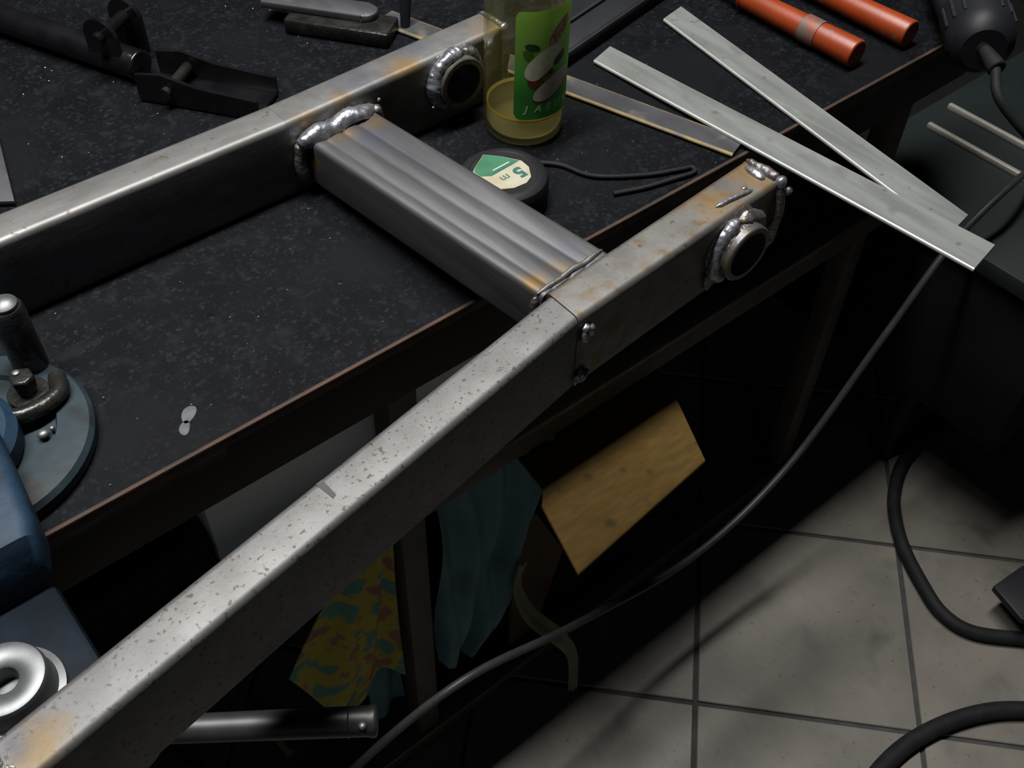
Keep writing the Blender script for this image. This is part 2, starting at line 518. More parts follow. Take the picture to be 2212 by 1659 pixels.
def add_tube(bm, pts, rad, n=12, round_end=False):
    P = [V(p) for p in pts]
    m_ = len(P)
    rad_f = rad if callable(rad) else (lambda t: rad)
    secs = []
    T = (P[1] - P[0]).normalized()
    ref = V((0, 0, 1)) if abs(T.z) < 0.9 else V((1, 0, 0))
    N_ = T.cross(ref).normalized()
    for i in range(m_):
        t = (P[min(i + 1, m_ - 1)] - P[max(i - 1, 0)]).normalized()
        N_ = (N_ - t * N_.dot(t)).normalized()
        B_ = t.cross(N_)
        r = rad_f(i / (m_ - 1))
        secs.append([P[i] + r * (math.cos(2 * math.pi * k / n) * N_ + math.sin(2 * math.pi * k / n) * B_) for k in range(n)])
    return loft(bm, secs)


def tube(name, pts, rad, material, parent=None, n=12, smooth=True):
    bm = bmesh.new()
    add_tube(bm, pts, rad, n)
    return bm_obj(name, bm, material, parent, smooth, 50)


def rod(name, a, b, rad, material, parent=None, n=20, rim=0.0015, rim2=None):
    """cylinder between two points with rounded rims"""
    a, b = V(a), V(b)
    d = (b - a).normalized()
    L_ = (b - a).length
    rim2 = rim if rim2 is None else rim2
    st = []
    for k in range(5):
        t = math.pi / 2 * k / 4
        st.append((rim * (1 - math.sin(t)), rad - rim * (1 - math.cos(math.pi / 2 - t))))
    for k in range(5):
        t = math.pi / 2 * k / 4
        st.append((L_ - rim2 * (1 - math.cos(t)) if False else L_ - rim2 + rim2 * math.sin(t), rad - rim2 * (1 - math.cos(t))))
    st.sort(key=lambda q: q[0])
    ref = V((0, 0, 1)) if abs(d.z) < 0.9 else V((1, 0, 0))
    N_ = d.cross(ref).normalized()
    B_ = d.cross(N_)
    bm = bmesh.new()
    loft(bm, [[a + d * h + r * (math.cos(2 * math.pi * k / n) * N_ + math.sin(2 * math.pi * k / n) * B_) for k in range(n)] for h, r in st])
    return bm_obj(name, bm, material, parent, True, 40)


def add_lathe(bm, prof, c, n=32, axis='Z', close=True):
    c = V(c)
    rings = []
    for r, h in prof:
        if r < 1e-6:
            rings.append([bm.verts.new(c + (V((0, 0, h)) if axis == 'Z' else V((0, h, 0))))])
            continue
        ring = []
        for k in range(n):
            a = 2 * math.pi * k / n
            p = V((r * math.cos(a), r * math.sin(a), h)) if axis == 'Z' else V((r * math.cos(a), h, r * math.sin(a)))
            ring.append(bm.verts.new(c + p))
        rings.append(ring)
    for a, b in zip(rings, rings[1:]):
        for k in range(n):
            k2 = (k + 1) % n
            if len(a) == 1 and len(b) == 1:
                continue
            if len(a) == 1:
                bm.faces.new((a[0], b[k], b[k2]))
            elif len(b) == 1:
                bm.faces.new((a[k], a[k2], b[0]))
            else:
                bm.faces.new((a[k], a[k2], b[k2], b[k]))
    return bm


def lathe(name, prof, c, material, parent=None, n=32, axis='Z', angle=35):
    bm = bmesh.new()
    add_lathe(bm, prof, c, n, axis)
    return bm_obj(name, bm, material, parent, True, angle)


def weld(name, pts, rad, material, parent, seed=0, ripple=0.0035, squash=None, n=14, amp=0.42):
    """a rippled, lumpy weld bead along a path"""
    P = catmull(pts, 14)
    Ltot = sum((b - a).length for a, b in zip(P, P[1:]))
    rnd = random.Random(seed)
    ph = rnd.random() * 6

    def rf(t):
        env = min(1.0, 0.35 + 6 * min(t, 1 - t))
        return rad * env * (1 + 0.012 * math.sin(2 * math.pi * t * Ltot / ripple + ph))
    bm = bmesh.new()
    add_tube(bm, P, rf, n)
    for v in bm.verts:
        q = mnoise.noise_vector(v.co * 62 + V((seed * 3.1, 0, 0))) * 0.9 + mnoise.noise_vector(v.co * 240 + V((0, seed * 1.7, 0))) * 0.30
        v.co += q * rad * amp
    return bm_obj(name, bm, material, parent, True, 80)


def blob(name, c, s, material, parent, seed=0, amp=0.25, sub=3, freq=120):
    bm = bmesh.new()
    bmesh.ops.create_icosphere(bm, subdivisions=sub, radius=1.0)
    for v in bm.verts:
        n_ = mnoise.noise(V((v.co.x * s[0], v.co.y * s[1], v.co.z * s[2])) * freq + V((seed, 2, 3)))
        v.co *= 1 + amp * n_
        v.co = V((v.co.x * s[0] + c[0], v.co.y * s[1] + c[1], v.co.z * s[2] + c[2]))
    return bm_obj(name, bm, material, parent, True, 80)


def bore(obj, c, rad, y0, y1):
    """cut a real through hole along Y"""
    bm = bmesh.new()
    add_lathe(bm, [(0, y0), (rad, y0), (rad, y1), (0, y1)], c, 32, 'Y')
    bmesh.ops.recalc_face_normals(bm, faces=bm.faces)
    me = bpy.data.meshes.new('cutter')
    bm.to_mesh(me)
    bm.free()
    cut = bpy.data.objects.new('cutter', me)
    COL.objects.link(cut)
    md = obj.modifiers.new('bore', 'BOOLEAN')
    md.object = cut
    md.operation = 'DIFFERENCE'
    md.solver = 'EXACT'
    dg = bpy.context.evaluated_depsgraph_get()
    new = bpy.data.meshes.new_from_object(obj.evaluated_get(dg))
    obj.modifiers.clear()
    obj.data = new
    new.set_sharp_from_angle(angle=math.radians(35))
    bpy.data.objects.remove(cut)


def cloth(name, f, nu, nv, material, parent=None, thick=0.0012):
    bm = bmesh.new()
    g = [[bm.verts.new(f(i / nu, j / nv)) for j in range(nv + 1)] for i in range(nu + 1)]
    for i in range(nu):
        for j in range(nv):
            bm.faces.new((g[i][j], g[i + 1][j], g[i + 1][j + 1], g[i][j + 1]))
    bmesh.ops.recalc_face_normals(bm, faces=bm.faces)
    bmesh.ops.solidify(bm, geom=bm.faces[:], thickness=thick)
    return bm_obj(name, bm, material, parent, True, 80)


def text_mesh(body, size, shear=0.0, offset=0.0):
    cu = bpy.data.curves.new('lettering', 'FONT')
    cu.body = body
    cu.size = size
    cu.shear = shear
    cu.offset = offset
    cu.align_x = 'CENTER'
    cu.align_y = 'CENTER'
    ob = bpy.data.objects.new('lettering', cu)
    COL.objects.link(ob)
    dg = bpy.context.evaluated_depsgraph_get()
    me = bpy.data.meshes.new_from_object(ob.evaluated_get(dg))
    bpy.data.objects.remove(ob)
    bpy.data.curves.remove(cu)
    return me


# ------------------------------------------------------------------ floor with separate tiles
bm = bmesh.new()
add_box(bm, (0.7, 0.55, -0.014), (3.4, 2.7, 0.020))
floor = bm_obj('floor', bm, MT['grout'])
floor['kind'] = 'structure'
floor['label'] = 'grey square tiled workshop floor with dark joints'
TS = 0.298
ta = math.radians(-47.3)
tu, tv = V((math.cos(ta), math.sin(ta), 0)), V((-math.sin(ta), math.cos(ta), 0))
t0 = V((0.616, 0.314, 0))
bm = bmesh.new()
add_box(bm, (0, 0, -0.006), (TS - 0.0065, TS - 0.0065, 0.012), None, 0.0012, 1)
me_tile = bpy.data.meshes.new('floor_tile')
bm.to_mesh(me_tile)
bm.free()
me_tile.materials.append(MT['tile'])
for i in range(-5, 8):
    for j in range(-5, 8):
        c = t0 + tu * TS * (i + 0.5) + tv * TS * (j + 0.5)
        if -0.75 < c.x < 2.1 and -0.50 < c.y < 1.5:
            o = bpy.data.objects.new('floor_tile', me_tile)
            COL.objects.link(o)
            o.parent = floor
            o.location = (c.x, c.y, random.uniform(-0.0006, 0.0))
            o.rotation_euler = (0, 0, ta + random.choice((0, 1, 2, 3)) * math.pi / 2)

# ------------------------------------------------------------------ workbench
B = 0.75
EY = 0.492
bench = empty('workbench', (0.35, 0.9, 0))
tag(bench, 'long black-topped steel workbench with brown frame standing on the tiles', 'workbench')
BX0, BX1 = -0.58, 1.10
BXC, BXL = (BX0 + BX1) / 2, BX1 - BX0
box('worktop', (BXC, (EY + 0.004 + 1.42) / 2, B - 0.010), (BXL, 1.42 - EY - 0.004, 0.020), MT['bench'], bench, bevel=0.001)
# L-shaped angle iron along the front edge, thin rusty lip flush with the top
box('edge_strip', (BXC, EY + 0.002, B - 0.004), (BXL, 0.004, 0.010), MT['rust'], bench, bevel=0.0012)
box('front_apron', (BXC, EY + 0.004, B - 0.037), (BXL, 0.004, 0.056), MT['apron'], bench, bevel=0.0008)
box('end_apron', (-0.575, 0.96, B - 0.045), (0.005, 0.92, 0.05), MT['apron'], bench)
box('end_apron', (1.097, 0.96, B - 0.045), (0.005, 0.92, 0.05), MT['apron'], bench)
for (lx, ly) in ((0.311, 0.5125), (1.0, 0.5125), (-0.5, 0.5125), (0.311, 1.36), (1.0, 1.36), (-0.5, 1.36)):
    box('leg', (lx, ly, (B - 0.020) / 2 + 0.001), (0.030, 0.028, B - 0.022), MT['frame'], bench, bevel=0.003)
box('middle_rail', (BXC, 0.506, 0.516), (BXL - 0.06, 0.026, 0.036), MT['frame'], bench, bevel=0.003)
box('middle_rail', (BXC, 1.36, 0.516), (BXL - 0.06, 0.026, 0.036), MT['frame'], bench, bevel=0.003)
box('lower_rail', (BXC, 0.505, 0.020), (BXL - 0.06, 0.026, 0.028), MT['frame'], bench, bevel=0.003)
box('middle_shelf', (BXC, 0.935, 0.527), (BXL - 0.08, 0.822, 0.012), MT['shelf'], bench, bevel=0.001)
# dried drip and drilled holes on the top
bm = bmesh.new()
for cx, cy, sx, sy, a in ((0.146, 0.529, 0.0050, 0.0085, -0.8), (0.1375, 0.5190, 0.0038, 0.0070, -0.6)):
    pts = []
    for k in range(16):
        t = 2 * math.pi * k / 16
        rr_ = 1 + 0.07 * math.sin(3 * t + cx * 900)
        x, y = sx * rr_ * math.cos(t), sy * rr_ * math.sin(t)
        pts.append((cx + x * math.cos(a) - y * math.sin(a), cy + x * math.sin(a) + y * math.cos(a)))
    add_prism(bm, pts, B, B + 0.0006)
bm_obj('dried_drip', bm, MT['paint_drop'], bench)
for hx, hy in ((0.2085, 0.610), (0.3105, 0.580)):
    lathe('drilled_hole', [(0, 0.0004), (0.0022, 0.0004), (0.0030, 0.0002), (0.0032, -0.0005)], (hx, hy, B), MT['black_gloss'], bench, 14)

# ------------------------------------------------------------------ swingarm
T = 0.825
Z0 = B + 0.0005
swing = empty('swingarm', (0.35, 0.55, B))
tag(swing, 'unpainted welded steel motorcycle swingarm of box tube lying across the workbench', 'swingarm')


def arm(name, f0, b0, f1, b1, material, steps=1):
    h = T - Z0
    r = 0.0055
    secs = []
    for k in range(steps + 1):
        t = k / steps
        f = V((*f0, 0)).lerp(V((*f1, 0)), t)
        b = V((*b0, 0)).lerp(V((*b1, 0)), t)
        w_ = (b - f).length
        secs.append([V((*(f + (b - f) * (px / w_)).xy, Z0 + pz)) for px, pz in rrect(w_, h, r, 5)])
    bm = bmesh.new()
    loft(bm, secs)
    return bm_obj(name, bm, material, swing, True, 30)


arm('rear_tube', (-0.14, 0.6985), (-0.14, 0.7335), (0.3448, 0.6985), (0.3448, 0.7335), MT['far_arm'])
fa = arm('front_tube', (0.345, 0.6985), (0.345, 0.7335), (0.585, 0.709), (0.585, 0.7455), MT['far_arm_f'])
arm('rear_tube', (-0.052, 0.2985), (-0.052, 0.3325), (0.3815, 0.3725), (0.3815, 0.4045), MT['near_rear'])
na = arm('front_tube', (0.3825, 0.3725), (0.3825, 0.4085), (0.612, 0.3890), (0.612, 0.4270), MT['near_front'])
FR, NR = V((0.5265, 0, 0.7960)), V((0.563, 0, 0.7895))
bore(fa, (FR.x, 0.72, FR.z), 0.0255, -0.08, 0.08)
bore(na, (NR.x, 0.40, NR.z), 0.0255, -0.08, 0.08)


def pipe_y(name, c, ro, ri, y0, y1):
    return lathe(name, [(ri, y0), (ro - 0.001, y0), (ro, y0 + 0.001), (ro, y1 - 0.001), (ro - 0.001, y1), (ri, y1), (ri, y0)],
                 (c.x, 0, c.z), MT['steel_tube'], swing, 40, 'Y')


pipe_y('pivot_tube', FR, 0.0250, 0.0195, 0.6915, 0.741)
pipe_y('pivot_tube', NR, 0.0250, 0.0200, 0.368, 0.423)


def ring_weld(name, c, r, y, rad, a0, a1, material, seed, ripple=0.006):
    pts = []
    k = 16
    for i in range(k + 1):
        a = math.radians(a0 + (a1 - a0) * i / k)
        yy = y(c.x + r * math.cos(a)) if callable(y) else y
        pts.append((c.x + r * math.cos(a), yy, c.z + r * math.sin(a)))
    return weld(name, pts, rad, material, swing, seed, ripple)


ffar = lambda x: 0.6985 + (x - 0.345) / 0.24 * 0.0105
fnear = lambda x: 0.3725 + (x - 0.3825) / 0.2295 * 0.0165
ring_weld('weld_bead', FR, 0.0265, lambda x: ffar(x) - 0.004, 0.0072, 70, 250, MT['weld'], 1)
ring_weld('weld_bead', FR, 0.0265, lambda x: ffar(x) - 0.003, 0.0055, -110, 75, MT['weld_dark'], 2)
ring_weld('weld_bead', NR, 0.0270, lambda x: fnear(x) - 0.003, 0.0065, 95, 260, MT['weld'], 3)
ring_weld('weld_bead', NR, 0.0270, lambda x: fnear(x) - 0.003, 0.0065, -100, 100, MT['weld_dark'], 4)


def fillet(name, c, f, r0, r1, depth, material, seed):
    bm = bmesh.new()
    n = 40
    rings = []
    for k in range(6):
        t = k / 5
        ring = []
        for q in range(n):
            a = 2 * math.pi * q / n
            nz = mnoise.noise(V((math.cos(a) * 2.2, math.sin(a) * 2.2, seed + t))) * 0.0035
            r = r0 + (r1 - r0) * (t ** 1.4) + nz * (0.3 + t)
            x = c.x + r * math.cos(a)
            z = min(c.z + r * math.sin(a), T - 0.001)
            ring.append(V((x, f(x) - depth * (1 - t) ** 1.3 + (0.0012 if k == 5 else 0), z)))
        rings.append(ring)
    loft(bm, rings, False)
    return bm_obj(name, bm, material, swing, True, 80)


fillet('weld_fillet', FR, ffar, 0.0252, 0.0335, 0.0075, MT['weld_dark'], 3)
fillet('weld_fillet', NR, fnear, 0.0252, 0.0345, 0.0105, MT['weld_dark'], 9)
blob('weld_bead', (0.535, 0.3815, 0.7700), (0.0055, 0.004, 0.012), MT['weld_dark'], swing, 8)
# end caps with welded rims
prism('end_cap', [(0.5855, 0.7075), (0.5895, 0.7075), (0.5895, 0.7460), (0.5855, 0.7460)], Z0 + 0.002, T - 0.003, MT['far_arm_f'], swing)
prism('end_cap', [(0.6125, 0.3880), (0.6165, 0.3880), (0.6165, 0.4275), (0.6125, 0.4275)], Z0 + 0.002, T - 0.003, MT['near_front'], swing)
weld('weld_bead', [(0.588, 0.7075, T - 0.004), (0.5885, 0.706, 0.80), (0.5885, 0.706, 0.77), (0.588, 0.707, 0.754)], 0.0035, MT['weld_dark'], swing, 11)
weld('weld_bead', [(0.588, 0.7085, T - 0.001), (0.588, 0.728, T), (0.588, 0.745, T - 0.002)], 0.0035, MT['weld_dark'], swing, 12)
blob('weld_bead', (0.588, 0.7085, T - 0.0005), (0.0048, 0.0042, 0.0045), MT['weld'], swing, 3)
weld('weld_bead', [(0.6155, 0.387, T - 0.004), (0.6165, 0.386, 0.80), (0.6165, 0.386, 0.778), (0.615, 0.387, 0.758)], 0.0042, MT['weld_dark'], swing, 13)
weld('weld_bead', [(0.6145, 0.390, T), (0.6145, 0.408, T + 0.0005), (0.6145, 0.426, T - 0.001)], 0.0040, MT['weld_dark'], swing, 14)
blob('weld_bead', (0.606, 0.4085, T + 0.0005), (0.0045, 0.0105, 0.0032), MT['weld'], swing, 5)
blob('weld_bead', (0.6155, 0.389, T - 0.001), (0.0048, 0.0048, 0.0055), MT['weld'], swing, 6)
blob('weld_bead', (0.6215, 0.384, 0.8150), (0.0035, 0.0035, 0.0035), MT['weld_dark'], swing, 7)
weld('weld_bead', [(0.549, 0.3985, T + 0.0002), (0.560, 0.3975, T + 0.0006), (0.577, 0.3955, T + 0.0006), (0.588, 0.3955, T)], 0.0022, MT['weld'], swing, 15, 0.008)
blob('weld_bead', (0.585, 0.4010, T), (0.0028, 0.0022, 0.0018), MT['weld'], swing, 9)
# tack welds on the outer face at the joint of the near arm, and the joint gap line
blob('tack_weld', (0.3895, 0.3722, 0.8085), (0.0064, 0.0042, 0.0078), MT['weld'], swing, 21, 0.75, 3, 260)
blob('tack_weld', (0.3875, 0.3722, 0.7625), (0.0058, 0.0042, 0.0078), MT['weld'], swing, 27, 0.75, 3, 260)
# rear ends of the near arm: hot welded corner
blob('weld_bead', (-0.052, 0.311, T - 0.006), (0.008, 0.012, 0.007), MT['weld_dark'], swing, 31, 0.35)
blob('weld_bead', (-0.0475, 0.3005, T - 0.010), (0.006, 0.006, 0.009), MT['weld_dark'], swing, 32, 0.35)
# layout marks
pm = prism('marker_stroke', [(0.1610, 0.3655), (0.1660, 0.3662), (0.1665, 0.3515), (0.1635, 0.3500)], T - 0.0006, T + 0.0003, MT['pencil'], swing, 0)

# cross member with shallow grooves along its top
cw, ch = 0.0715, 0.046


def cross_profile():
    pts = []
    r = 0.005
    base = rrect(cw, ch, r, 4)
    for i, (a, z) in enumerate(base):
        pts.append((a, z))
        if i == 9:           # after the upper right corner: walk the top from right to left with grooves
            for gc, gw, gd in ((0.0465, 0.0060, 0.0007), (0.0300, 0.0070, 0.0009), (0.0120, 0.0055, 0.0006)):
                for s_, q in ((gw / 2, 0), (gw / 4, 0.75), (0, 1), (-gw / 4, 0.75), (-gw / 2, 0)):
                    pts.append((gc + s_, ch - gd * q))
    return pts


def cross_section(t):
    # t = 0 at the far arm, 1 at the near arm
    n0, n1 = V((0.3570, 0.6990)), V((0.3785, 0.4080))
    d = (n1 - n0).normalized()
    lat = V((-d.y, d.x))
    if lat.x < 0:
        lat = -lat
    p = n0.lerp(n1, t)
    top = 0.806 + (0.8225 - 0.806) * t
    return [V((p.x + lat.x * a, p.y + lat.y * a + (0.0006 if t == 0 else 0), top - ch + z)) for a, z in cross_profile()]


bm = bmesh.new()
loft(bm, [cross_section(k / 6) for k in range(7)])
bm_obj('crossmember', bm, MT['cross'], swing, True, 28)
weld('weld_bead', [(0.352, 0.6935, 0.801), (0.362, 0.690, 0.8085), (0.385, 0.6905, 0.8095), (0.410, 0.6925, 0.8100), (0.431, 0.696, 0.8085)], 0.0080, MT['weld'], swing, 41, 0.007, amp=0.50)
weld('weld_bead', [(0.353, 0.6935, 0.806), (0.3505, 0.6935, 0.793), (0.3505, 0.6935, 0.778), (0.353, 0.695, 0.763)], 0.0055, MT['weld_dark'], swing, 42, 0.006)
weld('weld_bead', [(0.431, 0.697, 0.808), (0.434, 0.696, 0.795), (0.434, 0.696, 0.775)], 0.0050, MT['weld_dark'], swing, 43)
weld('weld_bead', [(0.3775, 0.4125, 0.8215), (0.395, 0.4135, 0.8228), (0.42, 0.4155, 0.8232), (0.446, 0.418, 0.8232)], 0.0022, MT['near_front'], swing, 44)
weld('weld_bead', [(0.376, 0.413, 0.8200), (0.3755, 0.413, 0.800), (0.376, 0.413, 0.780)], 0.0030, MT['weld_dark'], swing, 45)
blob('weld_spatter', (0.4345, 0.6940, 0.8145), (0.0018, 0.0015, 0.0018), MT['weld'], swing, 51, 0.2, 2)
blob('weld_spatter', (0.4960, 0.6985, 0.7790), (0.0015, 0.0015, 0.0015), MT['weld'], swing, 52, 0.2, 2)

# ------------------------------------------------------------------ juice bottle
BC = V((0.572, 0.657, B))
bottle = empty('juice_bottle', BC)
tag(bottle, 'glass apple juice bottle with green label and a little juice left, standing on the bench', 'bottle')
R = 0.0385
gz = [(0, 0.004), (0.022, 0.0032), (0.030, 0.0008), (0.0340, 0.0008), (0.0368, 0.0036), (R, 0.010), (R, 0.142), (0.0370, 0.152), (0.0310, 0.168), (0.0210, 0.190),
      (0.0160, 0.205), (0.0150, 0.235), (0.0175, 0.238), (0.0175, 0.246), (0.0150, 0.250), (0.0125, 0.250), (0.0125, 0.206), (0.0180, 0.188), (0.0280, 0.166), (0.0345, 0.150), (0.0362, 0.142),
      (0.0362, 0.012), (0.034, 0.0075), (0, 0.007)]
lathe('glass_body', gz, BC, MT['glass'], bottle, 56, angle=60)
juice = lathe('juice', [(0, 0.0074), (0.0335, 0.0080), (0.0358, 0.0125), (0.0359, 0.0282)], BC, MT['juice'], bottle, 48)
lathe('juice_surface', [(0, 0.0280), (0.0345, 0.0280), (0.0358, 0.0288)], BC, MT['juice_top'], juice, 48)
lathe('meniscus_ring', [(0.03595, 0.0270), (0.03595, 0.0312), (0.0348, 0.0292), (0.0342, 0.0284), (0.03595, 0.0270)], BC, MT['meniscus'], juice, 48)


def wrap(s, z, off):
    a = math.radians(-100) + s / R
    rr_ = R + off
    return V((BC.x + rr_ * math.cos(a), BC.y + rr_ * math.sin(a), z))


def wrapped_grid(name, s0, s1, z0, z1, off, material, parent, nu=36, nv=8, corner=0.0):
    bm = bmesh.new()
    g = []
    for i in range(nu + 1):
        s = s0 + (s1 - s0) * i / nu
        dlt = 0.0
        for e in (s - s0, s1 - s):
            if corner and e < corner:
                dlt = corner - math.sqrt(max(0, corner ** 2 - (corner - e) ** 2))
        g.append([bm.verts.new(wrap(s, z0 + dlt + (z1 - z0 - 2 * dlt) * j / nv, off)) for j in range(nv + 1)])
    for i in range(nu):
        for j in range(nv):
            bm.faces.new((g[i][j], g[i + 1][j], g[i + 1][j + 1], g[i][j + 1]))
    bmesh.ops.solidify(bm, geom=bm.faces[:], thickness=0.00008)
    return bm_obj(name, bm, material, parent, True, 60)


def wrapped_shape(name, c, outline, off, material, parent):
    """star-shaped printed patch: outline given around c in label space (arc length, height)"""
    bm = bmesh.new()
    rings = 6
    n = len(outline)
    cv = bm.verts.new(wrap(c[0], c[1], off))
    prev = None
    for k in range(1, rings + 1):
        ring = [bm.verts.new(wrap(c[0] + (s - c[0]) * k / rings, c[1] + (z - c[1]) * k / rings, off)) for s, z in outline]
        for i in range(n):
            if prev is None:
                bm.faces.new((cv, ring[i], ring[(i + 1) % n]))
            else:
                bm.faces.new((prev[i], ring[i], ring[(i + 1) % n], prev[(i + 1) % n]))
        prev = ring
    return bm_obj(name, bm, material, parent, True, 60)


def oval(c, a, b, ang, n=28, cut=None, pow_=1.0):
    out = []
    for k in range(n):
        t = 2 * math.pi * k / n
        x, y = a * math.cos(t), b * math.sin(t)
        if cut is not None and y < cut:
            y = cut + (y - cut) * 0.25
        out.append((c[0] + x * math.cos(ang) - y * math.sin(ang), c[1] + x * math.sin(ang) + y * math.cos(ang)))
    return out


def wrapped_text(name, body, c, size, ang, off, material, parent, shear=0.0, bold=0.0):
    me = text_mesh(body, size, shear, bold)
    for v in me.vertices:
        x, y = v.co.x, v.co.y
        v.co = wrap(c[0] + x * math.cos(ang) - y * math.sin(ang), c[1] + x * math.sin(ang) + y * math.cos(ang), off)
    me.materials.clear()
    return link(name, me, material, parent, False)


label = wrapped_grid('paper_label', -0.0305, 0.060, 0.7822, 0.8895, 0.0002, MT['label_green'], bottle, corner=0.006)
wrapped_shape('printed_leaf', (-0.0150, 0.8555), oval((-0.0150, 0.8555), 0.0070, 0.0036, -0.25), 0.0004, MT['leaf'], label)
wrapped_shape('printed_leaf', (-0.0180, 0.8475), oval((-0.0180, 0.8475), 0.0065, 0.0045, -0.9), 0.00038, MT['leaf_lime'], label)
wrapped_shape('printed_apple_skin', (-0.0060, 0.8245), oval((-0.0060, 0.8245), 0.0135, 0.0095, 0.5), 0.0004, MT['apple_red'], label)
wrapped_shape('printed_apple_skin', (0.0070, 0.8130), oval((0.0072, 0.8130), 0.0228, 0.0104, 0.50), 0.00042, MT['apple_red'], label)
wrapped_shape('printed_apple_slice', (-0.0030, 0.8390), oval((-0.0030, 0.8390), 0.0215, 0.0120, 0.66, cut=-0.008), 0.0005, MT['apple'], label)
wrapped_shape('printed_apple_slice', (0.0070, 0.8145), oval((0.0070, 0.8145), 0.0225, 0.0098, 0.50), 0.00055, MT['apple'], label)
wrapped_shape('printed_apple_core', (0.0020, 0.8265), oval((0.0020, 0.8265), 0.0075, 0.0032, 0.62), 0.0006, MT['apple_core'], label)
wrapped_shape('printed_apple_core', (0.0030, 0.8285), oval((0.0030, 0.8285), 0.0024, 0.0014, 0.7), 0.0007, MT['leaf'], label)
wrapped_shape('printed_leaf', (0.0130, 0.8400), oval((0.0130, 0.8400), 0.0085, 0.0042, 0.6), 0.00065, MT['leaf'], label)
wrapped_shape('printed_logo_ground', (0.0120, 0.8665), oval((0.0120, 0.8665), 0.0155, 0.0066, 0.80), 0.0004, MT['logo_red'], label)
wrapped_shape('printed_logo_ground', (0.0124, 0.8660), oval((0.0124, 0.8660), 0.0150, 0.0058, 0.80), 0.0005, MT['logo_bg'], label)
wrapped_text('printed_logo_lettering', 'Fruc', (0.0122, 0.8655), 0.0115, 0.80, 0.0006, MT['logo_red'], label, 0.2, 0.0002)
for ch_, th in zip('JABUKA', (-129, -112.5, -97.5, -82, -66, -50)):
    wrapped_text('printed_letter', ch_, (R * math.radians(th + 100), 0.7935), 0.0100, 0.0, 0.0005, MT['white'], label, 0.25, 0.0001)

# ------------------------------------------------------------------ round tape case
TC = V((0.4835, 0.580, B))
tape = empty('tape_case', TC)
tag(tape, 'round black tape case with a torn green and white five metre sticker', 'tape')
lathe('case', [(0, 0.0005), (0.036, 0.0005), (0.0395, 0.003), (0.0405, 0.009), (0.0405, 0.022), (0.0385, 0.0285), (0.0345, 0.0312), (0.0305, 0.0315), (0.0296, 0.0308), (0, 0.0308)], TC, MT['puck'], tape, 48)
zl = B + 0.0310
outl = [(0.4855, 0.6105), (0.4960, 0.5990), (0.5065, 0.5830), (0.5060, 0.5720), (0.4985, 0.5600), (0.4900, 0.5560), (0.4770, 0.5570), (0.4660, 0.5630), (0.4640, 0.5780), (0.4625, 0.5960), (0.4690, 0.6010), (0.4800, 0.6070)]
st = prism('sticker', outl, zl, zl + 0.0003, MT['st_white'], tape, 0)
gdir = V((0.5065 - 0.4640, 0.5830 - 0.5890)).normalized()
prism('sticker_green_field', [(0.4855, 0.6100), (0.4955, 0.5990), (0.5050, 0.5840), (0.4720, 0.5815), (0.4640, 0.5870), (0.4635, 0.5955), (0.4690, 0.6008), (0.4800, 0.6066)], zl + 0.0003, zl + 0.00045, MT['st_green'], st, 0)
ldir = math.atan2(0.5830 - 0.5815, 0.5050 - 0.4720)
for k, (dy, ln, th) in enumerate(((0.0050, 0.0190, 0.0011), (0.0016, 0.0250, 0.0022))):
    box('sticker_line', (0.4870, 0.5825 + dy, zl + 0.0005), (ln, th, 0.0001), MT['st_teal'] if k else MT['white'], st, rz(ldir), 0)


def flat_text(name, body, c, z, size, ang, material, parent, bold=0.0):
    me = text_mesh(body, size, 0, bold)
    for v in me.vertices:
        x, y = v.co.x, v.co.y
        v.co = V((c[0] + x * math.cos(ang) - y * math.sin(ang), c[1] + x * math.sin(ang) + y * math.cos(ang), z))
    me.materials.clear()
    return link(name, me, material, parent, False)


flat_text('sticker_lettering', '5', (0.4945, 0.5715), zl + 0.0005, 0.0190, ldir + math.pi, MT['st_teal'], st, 0.0008)
flat_text('sticker_lettering', 'm', (0.4800, 0.5725), zl + 0.0005, 0.0125, ldir + math.pi, MT['st_teal'], st)

# thin black cord loop lying beside the tape case
tag(tube('rubber_cable', catmull([(0.531, 0.610, B + 0.0028), (0.5555, 0.586, B + 0.0028), (0.569, 0.5540, B + 0.0028), (0.607, 0.5260, B + 0.0028), (0.640, 0.5115, B + 0.0028),
                                (0.650, 0.5075, B + 0.0028), (0.646, 0.5010, B + 0.0028), (0.622, 0.5060, B + 0.0028), (0.595, 0.5125, B + 0.0028), (0.566, 0.5235, B + 0.0028)], 8),
         0.0023, MT['rubber'], None, 8), 'thin black cord curving on the bench right of the round tape case', 'cord')

# ------------------------------------------------------------------ flat bars and strip


